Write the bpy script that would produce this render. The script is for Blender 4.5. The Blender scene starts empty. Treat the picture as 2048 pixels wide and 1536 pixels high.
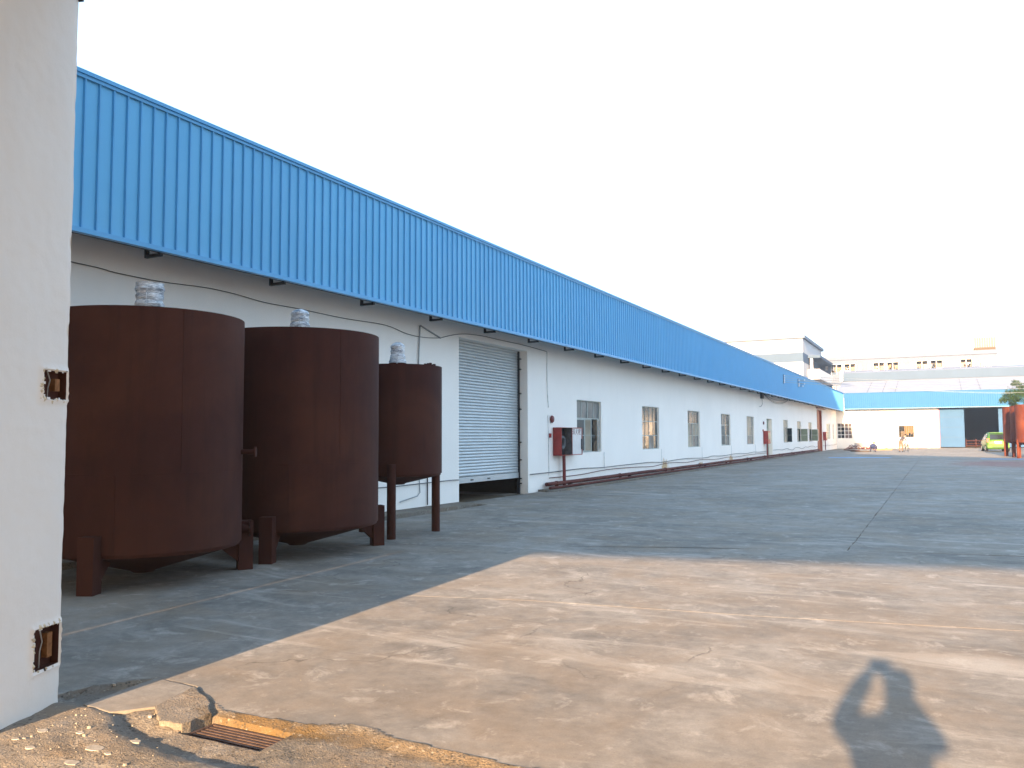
import bpy, bmesh, math, random
import numpy as np
from math import sin, cos, tan, atan, atan2, radians, pi, sqrt, hypot
from mathutils import Vector, Matrix, noise as mnoise
random.seed(7)
S = bpy.context.scene
COL = S.collection

# ------------------------------------------------------------------ camera
# World: +Y runs along the long white factory wall, +X to the right, Z up.
FPX, CX, CY, ROLL, EYE = 1656.0, 1024.0, 768.0, -0.005, 1.6
def _unroll(x, y):
    dx, dy = x - CX, y - CY
    return dx*cos(ROLL) + dy*sin(ROLL), -dx*sin(ROLL) + dy*cos(ROLL)
_u, _v = _unroll(1880, 870)                       # vanishing point of the wall
PITCH = atan(_v/FPX)
AZ = atan2(_u, FPX*cos(PITCH) + _v*sin(PITCH))    # wall direction, right of the optical axis
def ray(x, y):
    u, v = _unroll(x, y)
    F = FPX*cos(PITCH) + v*sin(PITCH); U = FPX*sin(PITCH) - v*cos(PITCH)
    return Vector((u*cos(AZ) - F*sin(AZ), u*sin(AZ) + F*cos(AZ), U))/FPX
EYEV = Vector((0, 0, EYE))
def gnd(x, y, z=0.0):
    r = ray(x, y); return EYEV + r*((z - EYE)/r.z)
def atX(x, y, X):
    r = ray(x, y); return EYEV + r*(X/r.x)
def atY(x, y, Y):
    r = ray(x, y); return EYEV + r*(Y/r.y)
cam_d = bpy.data.cameras.new('camera'); cam = bpy.data.objects.new('camera', cam_d); COL.objects.link(cam)
cam_d.sensor_width = 36.0; cam_d.lens = 36.0*FPX/2048.0; cam_d.clip_start = 0.02; cam_d.clip_end = 3000
fw = Vector((-sin(AZ)*cos(PITCH), cos(AZ)*cos(PITCH), sin(PITCH)))
rt0 = Vector((cos(AZ), sin(AZ), 0)); up0 = rt0.cross(fw)
rt = rt0*cos(ROLL) + up0*sin(ROLL); up = -rt0*sin(ROLL) + up0*cos(ROLL)
# image is turned by ROLL (clockwise positive in pixel space)
rt = rt0*cos(ROLL) + up0*sin(ROLL)
M = Matrix((rt, up, -fw)).transposed().to_4x4(); M.translation = EYEV
cam.matrix_world = M
S.camera = cam

# ------------------------------------------------------------------ light
SUN_EL, SUN_AZ = radians(14.5), radians(-3.6)     # light travels towards azimuth SUN_AZ (0 = +Y, + = +X)
W = bpy.data.worlds.new('World'); S.world = W; W.use_nodes = True
nt = W.node_tree; nt.nodes.clear()
sky = nt.nodes.new('ShaderNodeTexSky'); sky.sky_type = 'NISHITA'; sky.sun_disc = False
sky.sun_elevation = SUN_EL; sky.sun_rotation = pi + SUN_AZ
sky.air_density = 1.0; sky.dust_density = 2.0; sky.ozone_density = 1.0
bg = nt.nodes.new('ShaderNodeBackground'); bg.inputs['Strength'].default_value = 0.15
wo = nt.nodes.new('ShaderNodeOutputWorld')
hz = nt.nodes.new('ShaderNodeMix'); hz.data_type = 'RGBA'; hz.inputs[0].default_value = 0.7   # even milky haze over the whole sky
hz.inputs[7].default_value = (1.18, 1.74, 2.40, 1)
nt.links.new(sky.outputs[0], hz.inputs[6]); nt.links.new(hz.outputs[2], bg.inputs[0]); nt.links.new(bg.outputs[0], wo.inputs[0])
sd = bpy.data.lights.new('sun', 'SUN'); sd.energy = 4.3; sd.angle = radians(0.65); sd.color = (1.0, 0.66, 0.37)
sun = bpy.data.objects.new('sun', sd); COL.objects.link(sun)
ld = Vector((sin(SUN_AZ)*cos(SUN_EL), cos(SUN_AZ)*cos(SUN_EL), -sin(SUN_EL)))
sun.rotation_euler = ld.to_track_quat('-Z', 'Y').to_euler(); sun.location = (0, -60, 60)
S.view_settings.view_transform = 'Standard'; S.view_settings.look = 'None'
S.view_settings.gamma = 1.0; S.view_settings.exposure = 2.5
S.view_settings.use_curve_mapping = False
S.cycles.max_bounces = 8; S.cycles.diffuse_bounces = 4; S.cycles.glossy_bounces = 4; S.cycles.transparent_max_bounces = 8

# ------------------------------------------------------------------ materials
class NT:
    def __init__(s, name):
        s.m = bpy.data.materials.new(name); s.m.use_nodes = True
        s.t = s.m.node_tree; s.b = s.t.nodes['Principled BSDF']
        g = s.t.nodes.new('ShaderNodeNewGeometry'); s.pos = g.outputs['Position']
    def n(s, typ, **kw):
        x = s.t.nodes.new(typ)
        for k, v in kw.items(): setattr(x, k, v)
        return x
    def lk(s, a, b): s.t.links.new(a, b)
    def noise(s, scale, detail=4, rough=.55, stretch=None, off=0.0, dist=0.0):
        mp = s.n('ShaderNodeMapping'); s.lk(s.pos, mp.inputs[0])
        if stretch: mp.inputs['Scale'].default_value = stretch
        mp.inputs['Location'].default_value = (off, off*1.7, off*.6)
        x = s.n('ShaderNodeTexNoise'); s.lk(mp.outputs[0], x.inputs['Vector'])
        x.inputs['Scale'].default_value = scale; x.inputs['Detail'].default_value = detail
        x.inputs['Roughness'].default_value = rough; x.inputs['Distortion'].default_value = dist
        return x.outputs['Fac']
    def ramp(s, fac, stops):
        r = s.n('ShaderNodeValToRGB'); s.lk(fac, r.inputs[0])
        e = r.color_ramp.elements
        while len(e) < len(stops): e.new(.5)
        for el, (p, c) in zip(e, stops):
            el.position = p; el.color = (*c, 1) if len(c) == 3 else c
        return r.outputs[0]
    def rng(s, fac, a, b, c=0.0, d=1.0):
        r = s.n('ShaderNodeMapRange'); s.lk(fac, r.inputs[0])
        for i, v in zip((1, 2, 3, 4), (a, b, c, d)): r.inputs[i].default_value = v
        return r.outputs[0]
    def mix(s, fac, a, b, mode='MIX'):
        x = s.n('ShaderNodeMix', data_type='RGBA', blend_type=mode)
        if hasattr(fac, 'type'): s.lk(fac, x.inputs[0])
        else: x.inputs[0].default_value = fac
        for sock, v in ((x.inputs[6], a), (x.inputs[7], b)):
            if hasattr(v, 'type') and not isinstance(v, tuple): s.lk(v, sock)
            else: sock.default_value = (*v, 1)
        return x.outputs[2]
    def math(s, op, a, b=0.0):
        x = s.n('ShaderNodeMath', operation=op)
        for sock, v in ((x.inputs[0], a), (x.inputs[1], b)):
            if hasattr(v, 'type'): s.lk(v, sock)
            else: sock.default_value = v
        return x.outputs[0]
    def blob(s, c, r, nz=None, amt=.6):
        # soft ellipsoid mask around a place, edge broken by noise
        mp = s.n('ShaderNodeMapping'); s.lk(s.pos, mp.inputs[0])
        mp.inputs['Scale'].default_value = tuple(1/q for q in r)
        mp.inputs['Location'].default_value = tuple(-a/q for a, q in zip(c, r))
        ln = s.n('ShaderNodeVectorMath', operation='LENGTH'); s.lk(mp.outputs[0], ln.inputs[0])
        d = ln.outputs['Value']
        if nz is not None: d = s.math('ADD', d, s.rng(nz, .3, .7, -amt, amt))
        return s.rng(d, .5, 1.1, 1.0, 0.0)
    def bump(s, h, strength, dist=.01):
        b = s.n('ShaderNodeBump'); b.inputs['Strength'].default_value = strength; b.inputs['Distance'].default_value = dist
        s.lk(h, b.inputs['Height']); s.lk(b.outputs[0], s.b.inputs['Normal'])
    def done(s, col=None, rough=.7, spec=.5, metal=0.0):
        if col is not None:
            if isinstance(col, tuple): s.b.inputs['Base Color'].default_value = (*col, 1)
            else: s.lk(col, s.b.inputs['Base Color'])
        if hasattr(rough, 'type'): s.lk(rough, s.b.inputs['Roughness'])
        else: s.b.inputs['Roughness'].default_value = rough
        s.b.inputs['Specular IOR Level'].default_value = spec
        s.b.inputs['Metallic'].default_value = metal
        return s.m
def vary(name, c, amt=.15, scale=3.0, rough=.6, spec=.4, metal=0.0, bump=0.0, stretch=None):
    k = NT(name); n = k.noise(scale, 5, .6, stretch)
    a = tuple(v*(1-amt) for v in c); b = tuple(min(1, v*(1+amt)) for v in c)
    if bump: k.bump(k.noise(scale*12, 3), bump, .004)
    return k.done(k.mix(k.rng(n, .3, .7), a, b), rough, spec, metal)

def concrete(name, dark, mid, light, near=False):
    k = NT(name)
    n1 = k.noise(.33, 6, .62, dist=.6); n2 = k.noise(1.7, 7, .68, off=5, dist=.4); n3 = k.noise(9, 6, .72, off=9); n4 = k.noise(90, 3, .6, off=3)
    f = k.math('ADD', k.math('MULTIPLY', n1, .36), k.math('ADD', k.math('MULTIPLY', n2, .36), k.math('MULTIPLY', n3, .28)))
    c = k.ramp(f, [(.40, dark), (.50, mid), (.60, light)])
    # scuffed pale laitance streaks and darker damp marks
    st = k.noise(.9, 6, .7, stretch=(.35, 1.6, 1), off=21, dist=1.2)
    c = k.mix(k.rng(st, .55, .66, 0, .60), c, tuple(min(1, v*1.42) for v in light))
    dm = k.noise(.55, 5, .65, stretch=(.6, 1.3, 1), off=37, dist=.8)
    c = k.mix(k.rng(dm, .56, .70, 0, .45), c, tuple(v*.66 for v in dark))
    # brown earth washed into the gate end of the yard
    be = k.noise(1.1, 5, .6, off=50, dist=.5)
    c = k.mix(k.rng(be, .42, .66, 0, .5), c, (.255, .195, .135))
    sp = k.n('ShaderNodeTexVoronoi'); sp.inputs['Scale'].default_value = 16; k.lk(k.pos, sp.inputs['Vector'])
    c = k.mix(k.rng(sp.outputs['Distance'], .03, .09, .55, 0), c, tuple(v*.5 for v in dark))
    c = k.mix(k.rng(n4, .25, .75, 0, .30), c, tuple(v*.6 for v in dark))
    ps = k.noise(3.2, 7, .75, off=63, dist=.5)
    c = k.mix(k.rng(ps, .55, .67, 0, .46), c, tuple(min(1, v*1.5) for v in light))
    dw = k.n('ShaderNodeVectorMath', operation='MULTIPLY_ADD'); nv = k.n('ShaderNodeTexNoise'); nv.inputs['Scale'].default_value = 1.5; nv.inputs['Detail'].default_value = 6
    k.lk(k.pos, nv.inputs['Vector']); k.lk(nv.outputs['Color'], dw.inputs[0]); dw.inputs[1].default_value = (.9, .9, .9); k.lk(k.pos, dw.inputs[2])
    ck = k.n('ShaderNodeTexVoronoi', feature='DISTANCE_TO_EDGE'); ck.inputs['Scale'].default_value = .23; k.lk(dw.outputs[0], ck.inputs['Vector'])
    cm_ = k.math('MULTIPLY', k.rng(ck.outputs['Distance'], .0008, .0028, 1, 0), k.rng(k.noise(.4, 3, off=77), .56, .62))
    c = k.mix(k.math('MULTIPLY', cm_, .5), c, tuple(v*.35 for v in dark))
    red = k.blob((3.2, 50.0, 0), (3.0, 5.5, 2), n2, .5)
    c = k.mix(k.math('MULTIPLY', red, .62), c, (.22, .085, .07))
    if near:
        och = k.blob((-3.45, 3.60, 0), (.52, .12, .5), n3, .25)
        c = k.mix(k.math('MULTIPLY', och, .8), c, (.105, .062, .018))
        och3 = k.blob((-2.4, 3.66, 0), (1.25, .13, .5), n3, .3)
        c = k.mix(k.math('MULTIPLY', och3, .45), c, (.20, .125, .045))
        och2 = k.rng(k.noise(2.3, 4, .6, off=70), .50, .66, 0, .30)
        c = k.mix(och2, c, (.26, .18, .10))
        pb = k.n('ShaderNodeTexVoronoi'); pb.inputs['Scale'].default_value = 38; k.lk(k.pos, pb.inputs['Vector'])
        pm = k.rng(k.noise(5, 3, off=81), .42, .54)
        c = k.mix(k.math('MULTIPLY', pm, k.rng(pb.outputs['Distance'], .14, .42, .85, 0)), c, tuple(v*.42 for v in dark))
        pc = k.rng(k.noise(26, 3, .7, off=91), .60, .68)
        c = k.mix(k.math('MULTIPLY', pc, .5), c, (.42, .38, .31))
        k.bump(k.math('ADD', k.math('MULTIPLY', n3, 1.2), k.math('MULTIPLY', n4, .6)), .85, .02)
    else:
        k.bump(k.math('ADD', k.math('MULTIPLY', n3, .7), k.math('MULTIPLY', n4, .4)), .30, .008)
    return k.done(c, .86, .25)

def whitewash(name, c=(.90, .865, .815), stains=True):
    k = NT(name)
    n1 = k.noise(.5, 5, .6); n2 = k.noise(3.0, 5, .6, stretch=(1, 1, .18), off=4); n3 = k.noise(40, 3)
    col = k.mix(k.rng(n1, .35, .7, 0, 1), c, tuple(v*.94 for v in c))
    col = k.mix(k.rng(n2, .5, .75, 0, .14), col, tuple(v*.82 for v in c))
    if stains:
        for (y, z, ry, rz) in ((34.6, .28, .55, .30), (47.2, .30, .6, .2), (13.4, .22, .35, .22), (40.6, .22, .4, .14), (18.1, .25, .2, .2)):
            b = k.blob((-10.5, y, z), (.5, ry, rz), k.noise(4, 4, off=y), .5)
            col = k.mix(k.math('MULTIPLY', b, .75), col, (.52, .30, .08))
    k.bump(k.math('ADD', n3, k.math('MULTIPLY', n1, 2)), .12, .01)
    return k.done(col, .88, .2)

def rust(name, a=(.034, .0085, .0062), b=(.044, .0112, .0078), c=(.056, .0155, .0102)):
    k = NT(name)
    n1 = k.noise(.9, 6, .65, off=2, dist=.6); n2 = k.noise(6, 5, .65, stretch=(1, 1, .35)); n3 = k.noise(70, 3)
    f = k.math('ADD', k.math('MULTIPLY', n1, .6), k.math('MULTIPLY', n2, .4))
    col = k.ramp(f, [(.36, a), (.5, b), (.66, c)])
    col = k.mix(k.rng(n3, .3, .7, 0, .25), col, a)
    big = k.noise(.55, 5, .6, off=14, dist=.8); run_ = k.noise(5.5, 5, .65, stretch=(1, 1, .10), off=33)
    col = k.mix(k.rng(big, .46, .66, 0, .55), col, tuple(v*q for v, q in zip(c, (1.35, 1.55, 1.2))))
    col = k.mix(k.rng(run_, .52, .68, 0, .40), col, tuple(v*.62 for v in a))
    k.bump(k.math('ADD', n3, n2), .25, .004)
    return k.done(col, .82, .25)

def glass(name, c, rough=.08, spec=.6):
    k = NT(name); n = k.noise(1.4, 3, .5, off=hash(name) % 17)
    dirt = k.noise(9, 5, .6)
    col = k.mix(k.rng(n, .35, .65), tuple(v*.6 for v in c), c)
    return k.done(col, k.rng(dirt, .3, .7, rough, rough+.18), spec)

MT = {}
MT['concrete'] = concrete('yard_concrete', (.140, .131, .119), (.222, .207, .186), (.305, .286, .258))
MT['rough'] = concrete('rough_concrete', (.10, .092, .080), (.175, .158, .136), (.25, .228, .20), near=True)
MT['dirt'] = vary('joint_dirt', (.10, .075, .05), .4, 8, .95, .1, bump=.4)
MT['doorW'] = vary('white_enamel', (.62, .63, .63), .08, 5, .4, .4)
MT['white'] = whitewash('white_wash')
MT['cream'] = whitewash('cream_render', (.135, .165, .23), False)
MT['pier'] = whitewash('pier_render', (.685, .67, .64), False)
k = NT('blue_sheet'); sx = k.n('ShaderNodeSeparateXYZ'); k.lk(k.pos, sx.inputs[0])
wn = k.n('ShaderNodeTexWhiteNoise', noise_dimensions='1D'); k.lk(k.math('FLOOR', k.math('DIVIDE', k.math('SUBTRACT', sx.outputs[1], .05), .84)), wn.inputs['W'])
cb = k.mix(k.rng(wn.outputs['Value'], 0, 1), (.090, .365, .635), (.102, .400, .675))
cb = k.mix(k.rng(k.noise(2.5, 5, .6, stretch=(1, 1, .12), off=8), .5, .75, 0, .22), cb, (.11, .34, .56))
MT['blue'] = k.done(cb, k.rng(k.noise(1.1, 4), .3, .7, .36, .5), .45)
MT['bluetrim'] = vary('blue_trim', (.075, .325, .61), .05, 2, .4, .5)
MT['paleblue'] = vary('pale_blue_door', (.055, .120, .225), .08, .8, .8, .08)
MT['greyblue'] = vary('grey_blue_band', (.075, .115, .175), .05, .4, .8, .2)
MT['roofgrey'] = vary('grey_roof', (.23, .25, .30), .08, .7, .6, .2)
MT['rust'] = rust('rust_steel')  # shade on the near tanks is darkened into this rust colour
MT['rustlit'] = rust('rust_sunlit', (.085, .020, .011), (.115, .027, .014), (.15, .040, .022))  # lighter copy of the tank rust, sunlight put into its colour
MT['rustpipe'] = rust('maroon_pipe', (.055, .014, .012), (.095, .022, .018), (.15, .05, .04))
MT['dsteel'] = vary('dark_steel', (.022, .024, .028), .3, 6, .6, .4)
MT['steel'] = vary('grey_steel', (.33, .35, .36), .2, 5, .45, .5, .4)
MT['shutter'] = vary('zinc_slat', (.46, .50, .52), .08, 3, .42, .5, .35, stretch=(1, 1, 3))
MT['frame'] = vary('window_steel', (.38, .42, .40), .2, 7, .55, .4)
MT['frameW'] = vary('white_frame', (.74, .74, .72), .06, 4, .5, .4)
MT['glassA'] = glass('grey_glass', (.055, .075, .085), .10, .45)
MT['glassB'] = glass('frosted_glass', (.17, .19, .19), .3, .35)
MT['glassRefl'] = glass('cream_glass', (.42, .38, .30), .35, .3)  # warm reflection of the sunlit surroundings painted into the pane colour
MT['glassD'] = glass('dark_glass', (.025, .03, .035), .05, .7)
MT['glassG'] = glass('green_glass', (.30, .36, .27), .3, .4)
MT['red'] = vary('red_paint', (.27, .026, .022), .25, 6, .45, .5, bump=.1)
MT['redpost'] = vary('maroon_paint', (.16, .025, .025), .25, 6, .5, .4)
MT['orange'] = vary('orange_door', (.27, .06, .022), .2, 2, .6, .4)
MT['cable'] = vary('grey_cable', (.10, .105, .11), .4, 9, .7, .3)
MT['conduit'] = vary('white_conduit', (.52, .54, .55), .25, 9, .6, .3)
MT['inside'] = vary('inside_wall', (.030, .030, .032), .3, .6, .9, .1)  # near-black: the darkness of the interiors is put into the colour
MT['wrap'] = None
k = NT('plastic_wrap'); n = k.noise(14, 5, .7, stretch=(.5, .5, 2.6), dist=1.5); n2 = k.noise(5, 3, .6, stretch=(1, 1, 3), off=3)
c_ = k.ramp(k.math('ADD', k.math('MULTIPLY', n, .6), k.math('MULTIPLY', n2, .4)), [(.38, (.10, .12, .15)), (.47, (.42, .45, .50)), (.58, (.86, .88, .90))])
k.bump(n, .9, .02); MT['wrap'] = k.done(c_, .28, .7)
MT['ochre'] = vary('ochre_board', (.50, .27, .10), .25, 5, .8, .2)
MT['whitesteel'] = vary('white_beam', (.36, .36, .37), .06, 2, .5, .4)
MT['bark'] = vary('bark', (.10, .075, .05), .3, 8, .9, .1)
MT['flake'] = vary('plaster_flake', (.32, .30, .27), .25, 25, .9, .15, bump=.3)
MT['chip'] = vary('stone_chip', (.30, .27, .22), .35, 22, .9, .2)

# ------------------------------------------------------------------ mesh helpers
WO = {}
class MB:
    def __init__(s): s.v = []; s.f = []
    def add(s, vs, fs):
        o = len(s.v); s.v += [tuple(p) for p in vs]; s.f += [tuple(i+o for i in f) for f in fs]; return s
    def box(s, x0, x1, y0, y1, z0, z1):
        return s.add([(x0,y0,z0),(x1,y0,z0),(x1,y1,z0),(x0,y1,z0),(x0,y0,z1),(x1,y0,z1),(x1,y1,z1),(x0,y1,z1)],
                     [(3,2,1,0),(4,5,6,7),(0,1,5,4),(1,2,6,5),(2,3,7,6),(3,0,4,7)])
    def obox(s, c, hx, hy, hz, ax=(1,0,0), ay=(0,1,0)):
        ax = Vector(ax).normalized(); ay = Vector(ay).normalized(); az = ax.cross(ay).normalized(); c = Vector(c)
        vs = [c + ax*hx*a + ay*hy*b + az*hz*d for d in (-1, 1) for a, b in ((-1,-1),(1,-1),(1,1),(-1,1))]
        return s.add(vs, [(3,2,1,0),(4,5,6,7),(0,1,5,4),(1,2,6,5),(2,3,7,6),(3,0,4,7)])
    def cyl(s, p0, p1, r0, r1=None, n=16, caps=True):
        r1 = r0 if r1 is None else r1
        p0 = Vector(p0); p1 = Vector(p1); d = (p1-p0).normalized()
        a = d.orthogonal().normalized(); b = d.cross(a)
        vs = [p0 + (a*cos(t)+b*sin(t))*r0 for t in (2*pi*i/n for i in range(n))] + [p1 + (a*cos(t)+b*sin(t))*r1 for t in (2*pi*i/n for i in range(n))]
        fs = [(i, (i+1) % n, n+(i+1) % n, n+i) for i in range(n)]
        if caps: fs += [tuple(range(n-1, -1, -1)), tuple(range(n, 2*n))]
        return s.add(vs, fs)
    def tube(s, pts, r, n=8):
        pts = [Vector(p) for p in pts]; vs = []; fs = []
        d0 = (pts[1]-pts[0]).normalized(); a = d0.orthogonal().normalized()
        for i, p in enumerate(pts):
            d = (pts[min(i+1, len(pts)-1)] - pts[max(i-1, 0)]).normalized()
            a = (a - d*a.dot(d)); a = a.normalized() if a.length > 1e-6 else d.orthogonal().normalized()
            b = d.cross(a); rr = r[i] if isinstance(r, (list, tuple)) else r
            vs += [p + (a*cos(2*pi*j/n) + b*sin(2*pi*j/n))*rr for j in range(n)]
        for i in range(len(pts)-1):
            fs += [(i*n+j, i*n+(j+1) % n, (i+1)*n+(j+1) % n, (i+1)*n+j) for j in range(n)]
        fs += [tuple(range(n-1, -1, -1)), tuple(range((len(pts)-1)*n, len(pts)*n))]
        return s.add(vs, fs)
    def lathe(s, prof, c=(0,0,0), n=48):
        vs = []; fs = []
        for r, z in prof: vs += [(c[0]+r*cos(2*pi*j/n), c[1]+r*sin(2*pi*j/n), c[2]+z) for j in range(n)]
        for i in range(len(prof)-1): fs += [(i*n+j, i*n+(j+1) % n, (i+1)*n+(j+1) % n, (i+1)*n+j) for j in range(n)]
        return s.add(vs, fs)
    def torus(s, c, R, r, axis=(1,0,0), N=28, n=8):
        ax = Vector(axis).normalized(); a = ax.orthogonal().normalized(); b = ax.cross(a); c = Vector(c); vs = []; fs = []
        for i in range(N):
            d = a*cos(2*pi*i/N) + b*sin(2*pi*i/N)
            vs += [c + d*(R + r*cos(2*pi*j/n)) + ax*r*sin(2*pi*j/n) for j in range(n)]
        for i in range(N):
            for j in range(n): fs.append((i*n+j, i*n+(j+1) % n, ((i+1) % N)*n+(j+1) % n, ((i+1) % N)*n+j))
        return s.add(vs, fs)
    def prism(s, poly, z0, z1):
        n = len(poly); f0 = z0 if callable(z0) else (lambda x, y: z0); f1 = z1 if callable(z1) else (lambda x, y: z1)
        vs = [(x, y, f0(x, y)) for x, y in poly] + [(x, y, f1(x, y)) for x, y in poly]
        return s.add(vs, [tuple(range(n-1, -1, -1)), tuple(range(n, 2*n))] + [(i, (i+1) % n, n+(i+1) % n, n+i) for i in range(n)])
    def ex(s, poly3, d):
        # extrude a flat polygon by vector d
        n = len(poly3); d = Vector(d); vs = [Vector(p) for p in poly3]; vs += [p + d for p in vs[:n]]
        return s.add(vs, [tuple(range(n-1, -1, -1)), tuple(range(n, 2*n))] + [(i, (i+1) % n, n+(i+1) % n, n+i) for i in range(n)])
    def build(s, name, mat, parent=None, smooth=False, origin=None, local=False):
        me = bpy.data.meshes.new(name)
        if local: o0 = Vector((0,0,0))
        elif parent is not None: o0 = WO[parent.name]
        elif origin is not None: o0 = Vector(origin)
        else:
            xs = np.array(s.v); o0 = Vector((float(xs[:,0].mean()), float(xs[:,1].mean()), float(xs[:,2].min())))
        me.from_pydata([tuple(Vector(p)-o0) for p in s.v], [], s.f); me.update()
        bm = bmesh.new(); bm.from_mesh(me); bmesh.ops.recalc_face_normals(bm, faces=bm.faces); bm.to_mesh(me); bm.free()
        me.materials.append(MT[mat] if isinstance(mat, str) else mat)
        if smooth:
            me.polygons.foreach_set('use_smooth', [True]*len(me.polygons)); me.set_sharp_from_angle(angle=radians(38))
        ob = bpy.data.objects.new(name, me); COL.objects.link(ob)
        if parent is not None: ob.parent = parent; WO[ob.name] = o0
        else:
            if not local: ob.location = o0
            WO[ob.name] = o0
        return ob
def tag(o, label, cat, group=None):
    o['label'] = label; o['category'] = cat
    if group: o['group'] = group
    return o
def thing(name, label, cat, loc, group=None, rz=0.0):
    o = bpy.data.objects.new(name, None); COL.objects.link(o); o.location = loc; o.rotation_euler = (0, 0, rz)
    o.empty_display_size = .2; WO[o.name] = Vector(loc); return tag(o, label, cat, group)
def struct(o): o['kind'] = 'structure'; return o
def stuff(o): o['kind'] = 'stuff'; return o
def one(name, mb, mat, label, cat, group=None, smooth=False, origin=None):
    return tag(mb.build(name, mat, None, smooth, origin), label, cat, group)
def dup(root, loc, label=None, group=None, rz=None):
    r = root.copy(); COL.objects.link(r); r.location = loc; WO[r.name] = Vector(loc)
    if rz is not None: r.rotation_euler = (0, 0, rz)
    if label: r['label'] = label
    if group: r['group'] = group
    for ch in list(root.children):
        c = ch.copy(); COL.objects.link(c); c.parent = r
        for g in list(ch.children):
            d = g.copy(); COL.objects.link(d); d.parent = c
    return r
def share(ob, parent, off, name=None):
    # another piece with the same mesh, moved by off
    c = bpy.data.objects.new(name or ob.name.split('.')[0], ob.data); COL.objects.link(c); c.parent = parent
    c.location = Vector(ob.location) + Vector(off); WO[c.name] = WO[parent.name]; return c

def wall(fn, a0, a1, z0, z1, ops, th):
    # fn(a, z, d): point of the wall, d metres behind its face; ops: openings (a0,a1,z0,z1)
    A = sorted({a0, a1, *[v for o in ops for v in o[:2]]}); Z = sorted({z0, z1, *[v for o in ops for v in o[2:4]]})
    A = [a for a in A if a0 <= a <= a1]; Z = [z for z in Z if z0 <= z <= z1]
    def solid(i, j):
        if not (0 <= i < len(A)-1 and 0 <= j < len(Z)-1): return False
        a = (A[i]+A[i+1])/2; z = (Z[j]+Z[j+1])/2
        return not any(o[0] < a < o[1] and o[2] < z < o[3] for o in ops)
    m = MB()
    for i in range(len(A)-1):
        for j in range(len(Z)-1):
            if not solid(i, j): continue
            p, q, r, t = A[i], A[i+1], Z[j], Z[j+1]
            m.add([fn(p,r,0), fn(q,r,0), fn(q,t,0), fn(p,t,0)], [(0,1,2,3)])
            m.add([fn(p,r,th), fn(q,r,th), fn(q,t,th), fn(p,t,th)], [(3,2,1,0)])
            for (di, dj, e0, e1) in ((-1,0,(p,r),(p,t)), (1,0,(q,r),(q,t)), (0,-1,(p,r),(q,r)), (0,1,(p,t),(q,t))):
                if not solid(i+di, j+dj): m.add([fn(*e0,0), fn(*e1,0), fn(*e1,th), fn(*e0,th)], [(0,1,2,3)])
    return m
def jag(p, q, step, amp, rnd):
    d = Vector(q) - Vector(p); n = max(1, int(d.length/step)); nv = Vector((-d.y, d.x)).normalized() if d.length else Vector((0,0))
    out = []
    for i in range(n):
        t = i/n; o = 0 if i == 0 else rnd.uniform(-amp, amp)
        v = Vector(p) + d*t + nv*o; out.append((v.x, v.y))
    return out

# ------------------------------------------------------------------ ground
def gz(x, y):
    c = .0012 + (.0026-.0012)*min(1, max(0, (x+10.5)/10.5))
    return c*max(0.0, y-15.0) if y < 160 else c*145.0
m = MB()
xs = [-400, -150, -60, -30, -16, -10.5, -5, 0, 6, 14, 30, 60, 150, 400]; ys = [-200, -60, -20, 0, 1.1, 4.9, 5.3, 15, 30, 45, 60, 75, 90, 105, 130, 160, 260, 600]
vs = [(x, y, gz(x, y) - (.12 if 1 < y < 5 else 0.004 if y < 20 else .06)) for y in ys for x in xs]; nx = len(xs)
m.add(vs, [(j*nx+i, j*nx+i+1, (j+1)*nx+i+1, (j+1)*nx+i) for j in range(len(ys)-1) for i in range(nx-1)])
ground = struct(m.build('ground', 'dirt', None, origin=(0,0,0)))
rnd = random.Random(3)
def slab(poly, amp=.006, step=.35, lift=0.0, mat='concrete', far=False):
    pts = []
    for i in range(len(poly)):
        pts += jag(poly[i], poly[(i+1) % len(poly)], step, amp, rnd) if not far else [poly[i]]
    mb = MB()
    n = len(pts); cx = sum(p[0] for p in pts)/n; cy = sum(p[1] for p in pts)/n
    ins = []
    for i, p in enumerate(pts):                      # rounded arris
        a = Vector(pts[i-1]); b = Vector(pts[(i+1) % n]); d = (b-a).normalized(); nv = Vector((-d.y, d.x))
        ins.append((p[0]+nv.x*.008, p[1]+nv.y*.008))
    mb.add([(x, y, gz(x, y)-.11) for x, y in pts] + [(x, y, gz(x, y)-.002+lift) for x, y in pts] + [(x, y, gz(x, y)+lift) for x, y in ins],
           [(i, (i+1) % n, n+(i+1) % n, n+i) for i in range(n)] + [(n+i, n+(i+1) % n, 2*n+(i+1) % n, 2*n+i) for i in range(n)] + [tuple(range(2*n, 3*n))])
    return mb.build('slab', mat, ground)
# apron slabs at the gate (counter-clockwise outlines)
near_edge = [(-4.95, 3.62), (-4.72, 3.95), (-4.34, 3.93), (-4.05, 3.78), (-3.80, 3.64), (-3.20, 3.68), (-2.98, 3.80), (-2.84, 3.80), (-2.62, 3.72), (-2.46, 3.71), (-1.86, 3.68), (-1.0, 3.80), (1.0, 4.30), (3.0, 4.75)]
crackA = [(-2.86, 3.81), (-2.90, 3.95), (-2.80, 4.12), (-2.86, 4.30)]
slab([(-9.62, 2.1), (-5.0, 3.30)] + near_edge + [(12, 6.6), (12, 10.2), (.56, 8.02), (-1.56, 7.64), (-3.64, 7.40), (-9.62, 5.9)], .0015, .16)
slab([(-9.62, 5.905), (-3.64, 7.405), (-1.56, 7.645), (.56, 8.025), (12, 10.205), (12, 15.2), (.93, 12.86), (-1.19, 12.50), (-3.13, 11.94), (-9.62, 9.6)], .0015, .3)
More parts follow.
